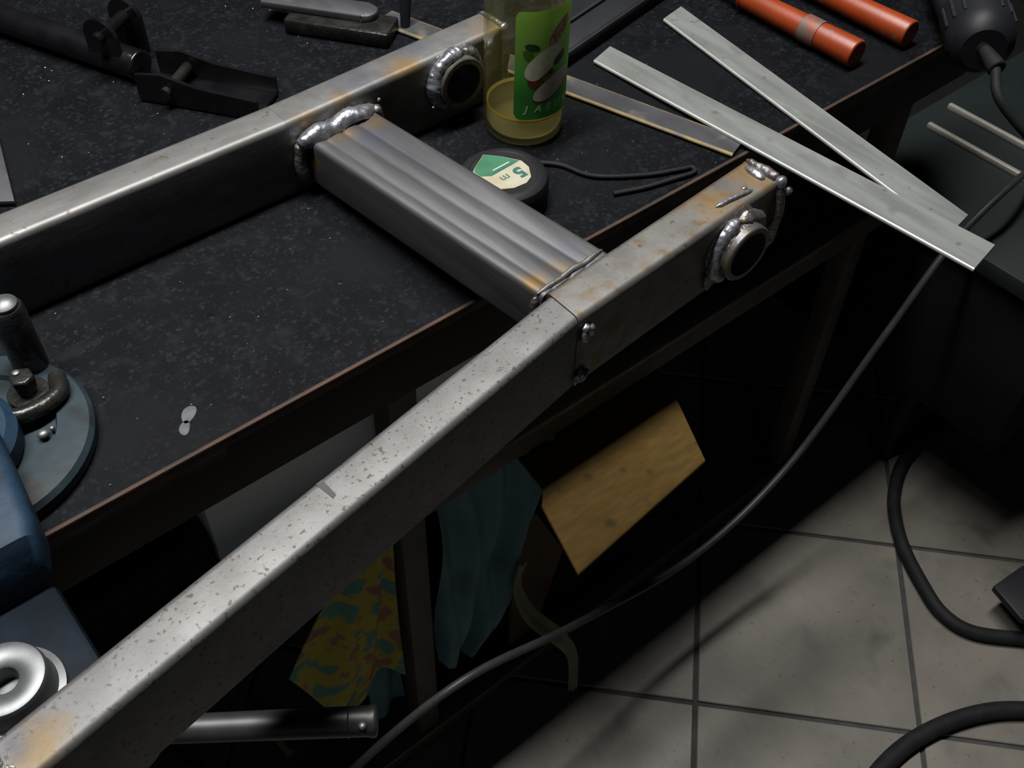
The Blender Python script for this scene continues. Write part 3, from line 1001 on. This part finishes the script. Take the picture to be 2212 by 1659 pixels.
def flat_bar(name, a0, a1, b0, b1, za, zb, th, label, material, edge_mat, group=None, e=0.0016):
    """bar whose end a runs from a0 (left) to a1 (right) at height za and end b from b0 to b1 at zb"""
    root = empty(name, ((a0[0] + b0[0]) / 2, (a0[1] + b0[1]) / 2, (za + zb) / 2))
    tag(root, label, 'metal bar', group)
    bm = bmesh.new()
    secs = []
    for (l, r_, z) in ((a0, a1, za), (b0, b1, zb)):
        l, r_ = V((*l, z)), V((*r_, z))
        d = (r_ - l).normalized()
        l2, rr_ = l + d * e, r_ - d * e
        secs.append([l2, rr_, rr_ + V((0, 0, th)), l2 + V((0, 0, th))])
    loft(bm, secs)
    bm_obj('bar_face', bm, material, root, True, 30)
    for s in (0, 1):
        bm = bmesh.new()
        secs = []
        for (l, r_, z) in ((a0, a1, za), (b0, b1, zb)):
            l, r_ = V((*l, z)), V((*r_, z))
            d = (r_ - l).normalized()
            p = l if s == 0 else r_
            q = d if s == 0 else -d
            c = p + q * e
            hh = th / 2
            secs.append([c + q * (-e * math.cos(math.radians(k_ * 22.5 - 90))) + V((0, 0, hh + hh * math.sin(math.radians(k_ * 22.5 - 90)))) for k_ in range(9)])
        loft(bm, secs)
        bm_obj('bar_edge', bm, edge_mat, root, True, 60)
    return root


BG = 'aluminium bars overhanging the bench'
flat_bar('aluminium_bar', (0.6985, 0.6955), (0.7320, 0.7055), (0.7250, 0.2570), (0.7670, 0.2640), B + 0.0006, B + 0.0085, 0.0042,
         'pale aluminium flat bar lying over the other bar, nearer the bottle', MT['alu'], MT['alu_edge'], BG)
flat_bar('aluminium_bar', (0.8150, 0.7105), (0.8510, 0.7180), (0.7560, 0.3000), (0.7935, 0.3060), B + 0.0006, B + 0.0006, 0.0042,
         'pale aluminium flat bar underneath the other bar, nearer the orange grips', MT['alu'], MT['alu_edge'], BG)
flat_bar('steel_strip', (0.5640, 0.8960), (0.5930, 0.9040), (0.6920, 0.4960), (0.7200, 0.5060), B + 0.0006, B + 0.0006, 0.0040,
         'dull blue grey steel strip with yellowed edges lying flat behind the bottle', MT['strip'], MT['strip_edge'], None, 0.0030)
# short plate at the left behind the far arm
pl = prism('steel_plate', [(0.1430, 0.8350), (0.1700, 0.9400), (0.125, 0.985), (0.07, 0.955), (0.060, 0.893)], B + 0.0006, B + 0.0066, MT['strip'], None, 0.001)
tag(pl, 'grey steel plate corner at the left edge behind the swingarm', 'plate')

# black channel bar right behind the bottle
chn = empty('black_channel', (0.76, 0.74, B))
tag(chn, 'black painted steel channel with raised rib lying right of the bottle', 'channel')
ca = math.radians(12)
cd, cl = V((math.cos(ca), math.sin(ca), 0)), V((-math.sin(ca), math.cos(ca), 0))
c0 = V((0.668, 0.706, 0))


def chan_box(name, a0, a1, b0, b1, z0, z1, material=MT['black_satin'], bev=0.002):
    c = c0 + cd * (a0 + a1) / 2 + cl * (b0 + b1) / 2
    return box(name, (c.x, c.y, (z0 + z1) / 2), (a1 - a0, b1 - b0, z1 - z0), material, chn, rz(ca), bev)


chan_box('web', 0.0, 0.36, 0.004, 0.060, B + 0.012, B + 0.017)
chan_box('flange', 0.0, 0.36, 0.0, 0.005, B + 0.0006, B + 0.017)
chan_box('flange', 0.0, 0.36, 0.056, 0.061, B + 0.0006, B + 0.017)
chan_box('rib', 0.045, 0.36, 0.032, 0.038, B + 0.016, B + 0.021)
chan_box('scratch', 0.158, 0.164, 0.020, 0.022, B + 0.0165, B + 0.0174, MT['bright_steel'], 0)

# ------------------------------------------------------------------ orange grips
OG = 'orange handled tools at the back of the bench'
for k, (a, b, lab) in enumerate((((0.9050, 0.676), (0.9100, 0.525), 'tool with scuffed orange grip, the nearer of two, cream sticker along its side'),
                                 ((0.9825, 0.664), (0.9870, 0.515), 'tool with clean orange grip behind the scuffed one'))):
    rr_ = 0.0150
    z = B + rr_ + 0.0005
    g = empty('orange_handled_tool', (b[0], b[1], B))
    tag(g, lab, 'tool', OG)
    A_, B_ = V((*a, z)), V((*b, z))
    d = (B_ - A_).normalized()
    rod('grip', A_, B_, rr_, MT['orange'], g, 32, 0.003, 0.0022)
    rod('shaft', A_ - d * 0.13, A_ + d * 0.002, 0.0055, MT['shaft'], g, 16, 0.001)
    rod('ferrule', A_ - d * 0.014, A_ + d * 0.001, 0.0095, MT['shaft'], g, 20, 0.0015)
    if k == 0:
        rod('worn_band', A_ + d * 0.083, A_ + d * 0.104, rr_ + 0.00012, MT['orange_worn'], g, 32, 0.0001)
        bm = bmesh.new()
        N_ = V((0, 0, 1))
        S_ = d.cross(N_)
        if S_.x < 0:
            S_ = -S_
        grid = []
        for i in range(11):
            row = []
            for j in range(5):
                an = math.radians(25 + 38 * j / 4)
                h = 0.072 + 0.068 * i / 10
                row.append(bm.verts.new(A_ + d * h + (rr_ + 0.0003) * (math.cos(an) * N_ + math.sin(an) * S_)))
            grid.append(row)
        for i in range(10):
            for j in range(4):
                bm.faces.new((grid[i][j], grid[i + 1][j], grid[i + 1][j + 1], grid[i][j + 1]))
        bmesh.ops.solidify(bm, geom=bm.faces[:], thickness=0.0002)
        bm_obj('sticker', bm, MT['cream'], g)

# ------------------------------------------------------------------ power tool over the front edge
pt = empty('power_tool', (1.05, 0.50, B))
tag(pt, 'dark grey power tool with slotted vents lying over the bench corner', 'power tool')
pa, pb = V((1.16, 0.595, B + 0.040)), V((0.985, 0.432, B + 0.037))
pd = (pb - pa).normalized()
ps = V((pd.y, -pd.x, 0))
PL = (pb - pa).length


def tool_ring(h, r, squash=1.0, n=28):
    c = pa + pd * h
    return [c + ps * (r * math.cos(2 * math.pi * k / n)) + V((0, 0, r * squash * math.sin(2 * math.pi * k / n))) for k in range(n)]


bm = bmesh.new()
loft(bm, [tool_ring(h, r) for h, r in ((0, 0.020), (0.004, 0.030), (0.03, 0.036), (0.12, 0.036), (0.15, 0.034), (0.165, 0.031))])
bm_obj('housing', bm, MT['tool_grey'], pt)
bm = bmesh.new()
loft(bm, [tool_ring(h, r) for h, r in ((0.166, 0.031), (0.170, 0.0345), (0.215, 0.0345), (0.230, 0.031), (0.238, 0.022))])
cap = bm_obj('end_cap', bm, MT['black_satin'], pt)
for k, an in enumerate((-80, -60, -40, 20, 40, 60, 80, 100, 120, 140, 160)):
    a = math.radians(an + 90)
    rad_dir = ps * math.cos(a) + V((0, 0, math.sin(a)))
    c = pa + pd * 0.193 + rad_dir * 0.0352
    tang = pd.cross(rad_dir)
    rot = Matrix((pd, tang, rad_dir)).transposed()
    box('vent_rib', c, (0.034, 0.0035, 0.002), MT['tool_grey'], cap, rot, 0.0006, 1)
rod('cord_sleeve', pb - pd * 0.004, pb + pd * 0.030 + V((0.01, -0.005, -0.004)), 0.0095, MT['rubber'], pt, 18, 0.003)
tube('power_cord', catmull([pb + pd * 0.025 + V((0.008, -0.004, -0.003)), V((0.955, 0.383, 0.765)), V((0.985, 0.33, 0.72)), V((1.06, 0.27, 0.66)), V((1.18, 0.23, 0.56)), V((1.32, 0.17, 0.40))], 8), 0.0052, MT['rubber'], pt, 10)

# ------------------------------------------------------------------ black side stand at the back left
ks = empty('side_stand', (0.32, 0.95, B))
tag(ks, 'glossy black motorcycle side stand with channel end at the back left of the bench', 'stand')
rod('stand_tube', (0.205, 1.215, B + 0.018), (0.322, 0.948, B + 0.016), 0.0155, MT['black_gloss'], ks, 24, 0.002)
bm = bmesh.new()
kd = V((0.0725, -0.100, 0)).normalized()
kl = V((-kd.y, kd.x, 0))
rot = Matrix((kd, kl, V((0, 0, 1)))).transposed()
kc = V((0.357, 0.880, 0))
box('channel_floor', kc + V((0, 0, B + 0.0045)), (0.125, 0.044, 0.004), MT['black_gloss'], ks, rot, 0.001)
for s in (-1, 1):
    bm = bmesh.new()
    secs = []
    for h, z1 in ((-0.0625, 0.030), (-0.035, 0.034), (0.0, 0.026), (0.0625, 0.022)):
        c = kc + kd * h + kl * s * 0.022
        secs.append([c - kl * 0.002 + V((0, 0, B + 0.0025)), c + kl * 0.002 + V((0, 0, B + 0.0025)), c + kl * 0.002 + V((0, 0, B + z1)), c - kl * 0.002 + V((0, 0, B + z1))])
    loft(bm, secs)
    bm_obj('channel_side', bm, MT['black_gloss'], ks, True, 30)
rod('pivot_bolt', kc - kd * 0.030 - kl * 0.031 + V((0, 0, B + 0.018)), kc - kd * 0.030 + kl * 0.031 + V((0, 0, B + 0.018)), 0.006, MT['greasy'], ks, 14, 0.001)
for dx in (-0.018, 0.022):
    c = V((0.316 + dx * 0.9, 0.985 + dx * 0.55, B + 0.030))
    bm = bmesh.new()
    pts = []
    for k in range(20):
        a = math.pi * k / 19
        pts.append((0.019 * math.cos(a), 0.014 + 0.018 * math.sin(a)))
    pts += [(-0.019, -0.022), (0.019, -0.022)]
    ex = V((0.45, -0.89, 0)).normalized()
    nn = V((ex.y, -ex.x, 0))
    loft(bm, [[c + ex * x + V((0, 0, z)) - nn * 0.0025 for x, z in pts], [c + ex * x + V((0, 0, z)) + nn * 0.0025 for x, z in pts]])
    bm_obj('clevis_lug', bm, MT['black_gloss'], ks, True, 30)
rod('clevis_pin', (0.290, 0.968, B + 0.045), (0.344, 1.001, B + 0.045), 0.007, MT['black_gloss'], ks, 16, 0.001)

# toggle tool at the top of the picture
tg = empty('lever_clamp', (0.54, 0.90, B))
tag(tg, 'grey and black lever clamp lying behind the far swingarm tube', 'clamp')
td = V((0.075, -0.10, 0)).normalized()
tl = V((-td.y, td.x, 0))
rot = Matrix((td, tl, V((0, 0, 1)))).transposed()
box('base_block', V((0.528, 0.905, B + 0.009)), (0.115, 0.040, 0.016), MT['greasy'], tg, rot, 0.003)
bm = bmesh.new()
pts = []
for k in range(15):
    a = -math.pi / 2 + math.pi * k / 14
    p = V((0.543, 0.902, 0)) + td * (0.012 + 0.014 * math.cos(a)) + tl * 0.014 * math.sin(a)
    pts.append((p.x, p.y))
for s in (1, -1):
    p = V((0.543, 0.902, 0)) - td * 0.10 + tl * 0.014 * s
    pts.append((p.x, p.y))
add_prism(bm, pts, B + 0.017, B + 0.025, 0.002)
bm_obj('lever', bm, MT['strip'], tg)
rod('stop_pin', (0.5835, 0.868, B + 0.0008), (0.590, 0.873, B + 0.050), 0.007, MT['black_satin'], tg, 16, 0.002)

# ------------------------------------------------------------------ vise at the left
vi = empty('bench_vise', (-0.02, 0.50, B))
tag(vi, 'blue painted bench vise on a round swivel base at the left edge', 'vise')
lathe('swivel_base', [(0, 0.0006), (0.082, 0.0006), (0.084, 0.003), (0.084, 0.010), (0.081, 0.014), (0.066, 0.0165), (0.060, 0.0165), (0.058, 0.013), (0.050, 0.013), (0, 0.013)], (0.012, 0.590, B), MT['vise_base'], vi, 64)
lathe('turntable', [(0, 0.013), (0.048, 0.013), (0.050, 0.016), (0.050, 0.030), (0.044, 0.036), (0, 0.036)], (-0.004, 0.583, B), MT['vise'], vi, 48)
rod('clamp_bolt', (0.062, 0.603, B + 0.0165), (0.062, 0.603, B + 0.036), 0.009, MT['greasy'], vi, 6, 0.002)
rod('clamp_washer', (0.062, 0.603, B + 0.0145), (0.062, 0.603, B + 0.019), 0.015, MT['greasy'], vi, 24, 0.001)
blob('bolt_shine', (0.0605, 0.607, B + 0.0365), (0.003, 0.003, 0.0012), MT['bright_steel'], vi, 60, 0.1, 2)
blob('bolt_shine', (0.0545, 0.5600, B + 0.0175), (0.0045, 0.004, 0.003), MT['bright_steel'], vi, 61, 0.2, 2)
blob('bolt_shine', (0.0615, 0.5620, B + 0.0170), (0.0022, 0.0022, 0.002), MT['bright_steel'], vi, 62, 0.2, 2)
tube('slide_lock', catmull([(0.030, 0.585, B + 0.026), (0.055, 0.578, B + 0.024), (0.078, 0.585, B + 0.022), (0.084, 0.603, B + 0.020)], 6), 0.0065, MT['greasy'], vi, 10)
# tapering body that overhangs the front edge
bm = bmesh.new()
secs = []
for y, xr, zt, zb in ((0.600, 0.030, 0.792, 0.766), (0.555, 0.030, 0.800, 0.766), (0.478, 0.021, 0.801, 0.752), (0.464, 0.017, 0.796, 0.752), (0.456, 0.013, 0.775, 0.752)):
    xl = -0.115
    w_ = xr - xl
    secs.append([V((xl + a, y, zb + b)) for a, b in rrect(w_, zt - zb, 0.010, 4)])
loft(bm, secs)
bm_obj('body', bm, MT['vise'], vi, True, 40)
box('front_slide', (-0.0515, 0.4100, 0.7260), (0.127, 0.096, 0.052), MT['vise_dark'], vi, None, 0.006)
box('rear_jaw', (-0.075, 0.650, B + 0.055), (0.11, 0.050, 0.10), MT['vise'], vi, None, 0.006)
lathe('spindle_collar', [(0, 0.0), (0.0300, 0.0), (0.0305, 0.001), (0.0305, 0.0040), (0.0265, 0.0050), (0.0250, 0.0075), (0.0250, 0.0190), (0.0235, 0.0225), (0.0190, 0.0240), (0.0100, 0.0215), (0.0085, 0.0200), (0.0085, 0.006), (0, 0.006)], (-0.0385, 0.3960, 0.7515), MT['bright_steel'], vi, 48)
rod('spindle', (-0.005, 0.56, 0.672), (-0.005, 0.360, 0.672), 0.014, MT['handle'], vi, 24, 0.003)
rod('spindle_head', (-0.005, 0.410, 0.672), (-0.005, 0.358, 0.672), 0.024, MT['handle'], vi, 28, 0.004)
ha, hb = V((-0.12, 0.480, 0.655)), V((0.1365, 0.2935, 0.650))
hd = (hb - ha).normalized()
rod('handle_bar', ha, hb, 0.0105, MT['handle'], vi, 28, 0.002)
rod('handle_cap', hb - hd * 0.016, hb + hd * 0.004, 0.0113, MT['handle'], vi, 28, 0.003)
blob('cap_rivet', hb - hd * 0.006 + V((-0.004, -0.006, 0.0090)), (0.0030, 0.0030, 0.0020), MT['bright_steel'], vi, 65, 0.05, 2)
# chrome part glimpsed above the base
lathe('guide_rod_end', [(0, 0), (0.011, 0.0), (0.0125, 0.003), (0.0125, 0.06), (0.011, 0.063), (0, 0.063)], (0.075, 0.631, B + 0.012), MT['greasy'], vi, 24)
lathe('guide_rod_cap', [(0, 0), (0.009, 0.0), (0.0095, 0.003), (0.006, 0.006), (0, 0.007)], (0.075, 0.631, B + 0.075), MT['bright_steel'], vi, 24)

# ------------------------------------------------------------------ under the bench
gb = empty('grey_box', (0.30, 0.65, 0.5335))
tag(gb, 'pale grey box standing on the middle shelf under the workbench', 'box')
box('box_body', (0.2995, 0.648, 0.5336 + 0.066), (0.321, 0.200, 0.132), MT['paper'], gb, None, 0.002)  # flat grey sheet given an upright box shape to catch more light
box('box_lid', (0.2995, 0.648, 0.5336 + 0.137), (0.325, 0.204, 0.010), MT['paper'], gb, None, 0.002)
p_ = empty('black_pipe', (0.0, 0.556, 0.534))
tag(p_, 'dark round pipe lying on the middle shelf left of the grey sheet', 'pipe')
bm = bmesh.new()
prf = [(0.023, -0.35), (0.023, 0.130), (0.0225, 0.131), (0.0195, 0.131), (0.0195, 0.05), (0, 0.05)]
rings = []
for r_, x in prf:
    rings.append([V((x, 0.556 + max(r_, 1e-4) * math.cos(2 * math.pi * k / 28), 0.5570 + max(r_, 1e-4) * math.sin(2 * math.pi * k / 28))) for k in range(28)])
loft(bm, rings)
bm_obj('pipe_wall', bm, MT['black_satin'], p_, True, 40)

crate = empty('black_crate', (0.56, 0.62, 0))
tag(crate, 'black storage crate standing on the floor under the workbench', 'crate')
# the crate sits fully behind the lower rail
for nme, c, s in (('crate_side', (0.56, 0.536, 0.232), (0.26, 0.008, 0.460)), ('crate_side', (0.56, 0.836, 0.232), (0.26, 0.008, 0.460)),
                  ('crate_side', (0.434, 0.686, 0.232), (0.008, 0.290, 0.460)), ('crate_side', (0.686, 0.686, 0.232), (0.008, 0.290, 0.460)),
                  ('crate_floor', (0.56, 0.686, 0.008), (0.240, 0.288, 0.010))):
    box(nme, c, s, MT['blackbox'], crate, None, 0.001)
# ochre board laid over the crate, sticking out in front of the rail
zb_ = 0.452
tl_ = 0.010
bm = bmesh.new()
bpts = [(0.437, 0.452, 0.470), (0.410, 0.369, 0.462), (0.607, 0.388, 0.462), (0.644, 0.466, 0.470), (0.640, 0.640, 0.462), (0.452, 0.640, 0.462)]
bpts = [(0.4330, 0.4500), (0.4085, 0.3665), (0.6050, 0.3855), (0.6420, 0.4640), (0.6205, 0.4890), (0.650, 0.66), (0.470, 0.66), (0.4500, 0.4660)]
add_prism(bm, bpts, 0.4645, 0.4700, 0.001, 1)
brd = bm_obj('board', bm, MT['card'])
tag(brd, 'ochre yellow board sticking out below the middle rail of the workbench', 'board')
bm = bmesh.new()
cp = [(0.462, 0.0008), (0.500, 0.0008), (0.548, 0.190), (0.495, 0.318), (0.466, 0.300)]
loft(bm, [[V((x, 0.523 + yy, z)) for x, z in cp] for yy in (0.0, 0.005)])
tag(bm_obj('cardboard_piece', bm, MT['brown']), 'brown cardboard piece standing below the corner of the ochre board', 'cardboard')


def teal_f(u, v):
    # u across, v from top (0) to bottom (1); hangs from the middle rail behind the leg
    z = 0.497 - 0.335 * v - 0.02 * math.sin(math.pi * u) * v
    xl = 0.345 + 0.006 * math.sin(5 * v)
    tab = ((0.0, 0.500), (0.3, 0.492), (0.45, 0.474), (0.62, 0.449), (0.82, 0.443), (0.92, 0.428), (1.0, 0.396))
    for (v0, x0), (v1, x1) in zip(tab, tab[1:]):
        if v0 <= v <= v1:
            xr = x0 + (x1 - x0) * (v - v0) / (v1 - v0)
    x = xl + (xr - xl) * u
    y = 0.512 + 0.011 * math.sin(10 * u + 3.2 * v) * (0.3 + v) + 0.006 * math.sin(23 * u - 5 * v) - 0.006 * v
    return V((x, max(y, 0.4965), z))


teal_o = cloth('teal_cloth', teal_f, 40, 40, MT['teal'])
tag(teal_o, 'teal cloth hanging down from the middle rail right of the bench leg', 'cloth')


def floral_f(u, v):
    xl, xr = 0.245 - 0.087 * v, 0.293 - 0.010 * v
    x = xl + (xr - xl) * u
    z = 0.497 - v * (0.167 + 0.115 * u + 0.075 * math.sin(math.pi * min(1.0, u * 1.15)))
    y = 0.508 + 0.008 * math.sin(8 * u + 2 * v) * (0.4 + v) + 0.004 * math.sin(17 * u)
    return V((x, y, z))


tag(cloth('floral_cloth', floral_f, 28, 36, MT['floral']), 'yellow and teal patterned cloth hanging left of the bench leg', 'cloth')


def blue_f(u, v):
    z = 0.24 - 0.19 * v
    x = 0.258 + 0.046 * u
    return V((x, 0.545 + 0.006 * math.sin(7 * u + 3 * v), z + 0.012 * u))


tag(cloth('blue_rag', blue_f, 12, 14, MT['teal']), 'small dark blue rag end showing behind the patterned cloth', 'cloth')

rp_ = catmull([(0.446, 0.488, 0.300), (0.436, 0.484, 0.262), (0.447, 0.470, 0.205), (0.474, 0.445, 0.155), (0.494, 0.436, 0.095), (0.492, 0.426, 0.020)], 8)


def rib_f(u, v):
    k = min(int(u * (len(rp_) - 1)), len(rp_) - 2)
    t = u * (len(rp_) - 1) - k
    p = rp_[k].lerp(rp_[k + 1], t)
    wd = 0.009 + 0.006 * math.sin(math.pi * min(1, u * 1.1)) ** 2
    a = 0.6 * math.sin(5 * u)
    return p + V((math.cos(a) * (v - 0.5) * wd * 1.6, math.sin(a) * (v - 0.5) * wd, 0.004 * math.sin(9 * v)))


tag(cloth('cloth_strip', rib_f, 40, 4, MT['ribbon']), 'narrow pale yellowish cloth strip dangling below the teal cloth', 'cloth strip')

# small odds and ends in the dark under the bench
tag(rod('pale_stick', (0.150, 0.668, 0.0065), (0.156, 0.592, 0.0065), 0.0060, MT['yellow'], None, 12), 'short pale stick on the floor just below the vise handle', 'stick')
tag(rod('brown_stick', (0.010, 0.775, 0.0085), (0.054, 0.640, 0.0085), 0.0080, MT['brown'], None, 12), 'dark brown stick on the floor left of the pale stick', 'stick')

# ------------------------------------------------------------------ hanging cable
cab = [(1.30, 0.435, 0.505), (1.150, 0.405, 0.566), (1.058, 0.402, 0.545), (1.011, 0.400, 0.517), (0.939, 0.400, 0.421), (0.816, 0.400, 0.270),
       (0.656, 0.400, 0.219), (0.449, 0.400, 0.278), (0.292, 0.400, 0.342), (0.1725, 0.4300, 0.250), (0.08, 0.44, 0.16), (-0.1, 0.45, 0.02)]
tag(tube('hanging_cable', catmull(cab, 10), 0.0046, MT['cable'], None, 12), 'thin grey black cable sagging across the front of the workbench', 'cable')

# ------------------------------------------------------------------ floor hoses
h1 = [(1.20, -0.06, 0.0105), (1.10, 0.03, 0.0105), (1.041, 0.086, 0.0105), (0.993, 0.139, 0.0105), (0.985, 0.185, 0.0105), (1.003, 0.232, 0.0105), (1.030, 0.282, 0.0105), (1.061, 0.321, 0.0105), (1.105, 0.358, 0.0105),
      (1.172, 0.388, 0.0105), (1.262, 0.394, 0.0105), (1.345, 0.379, 0.0105), (1.45, 0.33, 0.0105)]
tag(tube('black_hose', catmull(h1, 8), 0.0100, MT['rubber'], None, 14), 'thick black hose curving in a loop on the tiles at the right', 'hose')
h2 = [(0.640, 0.085, 0.0120), (0.734, 0.098, 0.0120), (0.810, 0.092, 0.0120), (0.887, 0.066, 0.0120), (0.947, 0.026, 0.0120), (1.02, -0.05, 0.0120)]
tag(tube('black_hose', catmull(h2, 8), 0.0115, MT['rubber'], None, 14), 'thick black hose crossing the bottom right corner of the floor', 'hose')

# ------------------------------------------------------------------ foot plate at the right
fp = empty('foot_pedal', (1.12, 0.12, 0))
tag(fp, 'black steel foot plate on a post at the right edge of the floor', 'pedal')
pz = 0.062
bm = bmesh.new()
add_prism(bm, [(1.040, 0.157), (1.105, 0.150), (1.22, 0.06), (1.16, -0.01), (1.025, 0.100)], pz - 0.012, pz, 0.003)
bm_obj('plate', bm, MT['black_satin'], fp)
rod('post', (1.125, 0.085, 0.004), (1.125, 0.085, pz - 0.011), 0.018, MT['black_satin'], fp, 20, 0.002)
lathe('base_disc', [(0, 0.0006), (0.028, 0.0006), (0.029, 0.003), (0.022, 0.006), (0, 0.006)], (1.125, 0.085, 0), MT['black_satin'], fp, 28)

# ------------------------------------------------------------------ low cart on the right
ct = empty('low_cart', (1.4, 0.4, 0))
tag(ct, 'low dark green-grey cart with two bright metal rails beside the workbench end', 'cart')
CZ = 0.50
box('cart_top', (1.40, 0.435, CZ - 0.012), (0.648, 0.36, 0.024), MT['cart'], ct, None, 0.002)
for x in (1.2505, 1.3130):
    box('metal_rail', (x, 0.435, CZ + 0.004), (0.008, 0.30 if x < 1.3 else 0.32, 0.009), MT['trim_steel'], ct, None, 0.002)
box('cart_shade_body', (1.405, 0.62, (CZ - 0.026 + 0.22) / 2), (0.63, 0.72, CZ - 0.026 - 0.22), MT['blackbox'], ct, None, 0.004)  # added black bulk, shaped to shade and hide the lit floor
for x in (1.16, 1.69):
    for y in (0.42, 0.95):
        box('leg', (x, y, 0.11), (0.020, 0.020, 0.216), MT['cart_dark'], ct, None, 0.002)

# ------------------------------------------------------------------ loose bright grit on the bench top
bm = bmesh.new()
rnd = random.Random(5)
fixed = [(0.0735, 0.473), (0.115, 0.548), (0.0895, 0.520), (0.268, 0.648), (0.300, 0.640), (0.2195, 0.5985)]
pts = [(x, max(y, 0.505)) for x, y in fixed]
for _ in range(150):
    pts.append((rnd.uniform(0.05, 0.75), rnd.uniform(0.50, 1.05)))
for x, y in pts:
    if 0.690 < y < 0.74 or (0.345 < x < 0.45) or ((x - 0.572) ** 2 + (y - 0.657) ** 2 < 0.0018) or ((x - 0.4835) ** 2 + (y - 0.58) ** 2 < 0.002) or ((x - 0.012) ** 2 + (y - 0.59) ** 2 < 0.008):
        continue
    s = rnd.uniform(0.0003, 0.0010)
    r = bmesh.ops.create_icosphere(bm, subdivisions=1, radius=s)
    bmesh.ops.translate(bm, verts=r['verts'], vec=(x, y, B + s * 0.8))
tag(bm_obj('metal_grit', bm, MT['grit'], None, False), 'tiny bright metal filings scattered over the black bench top', 'filings', None, 'stuff')
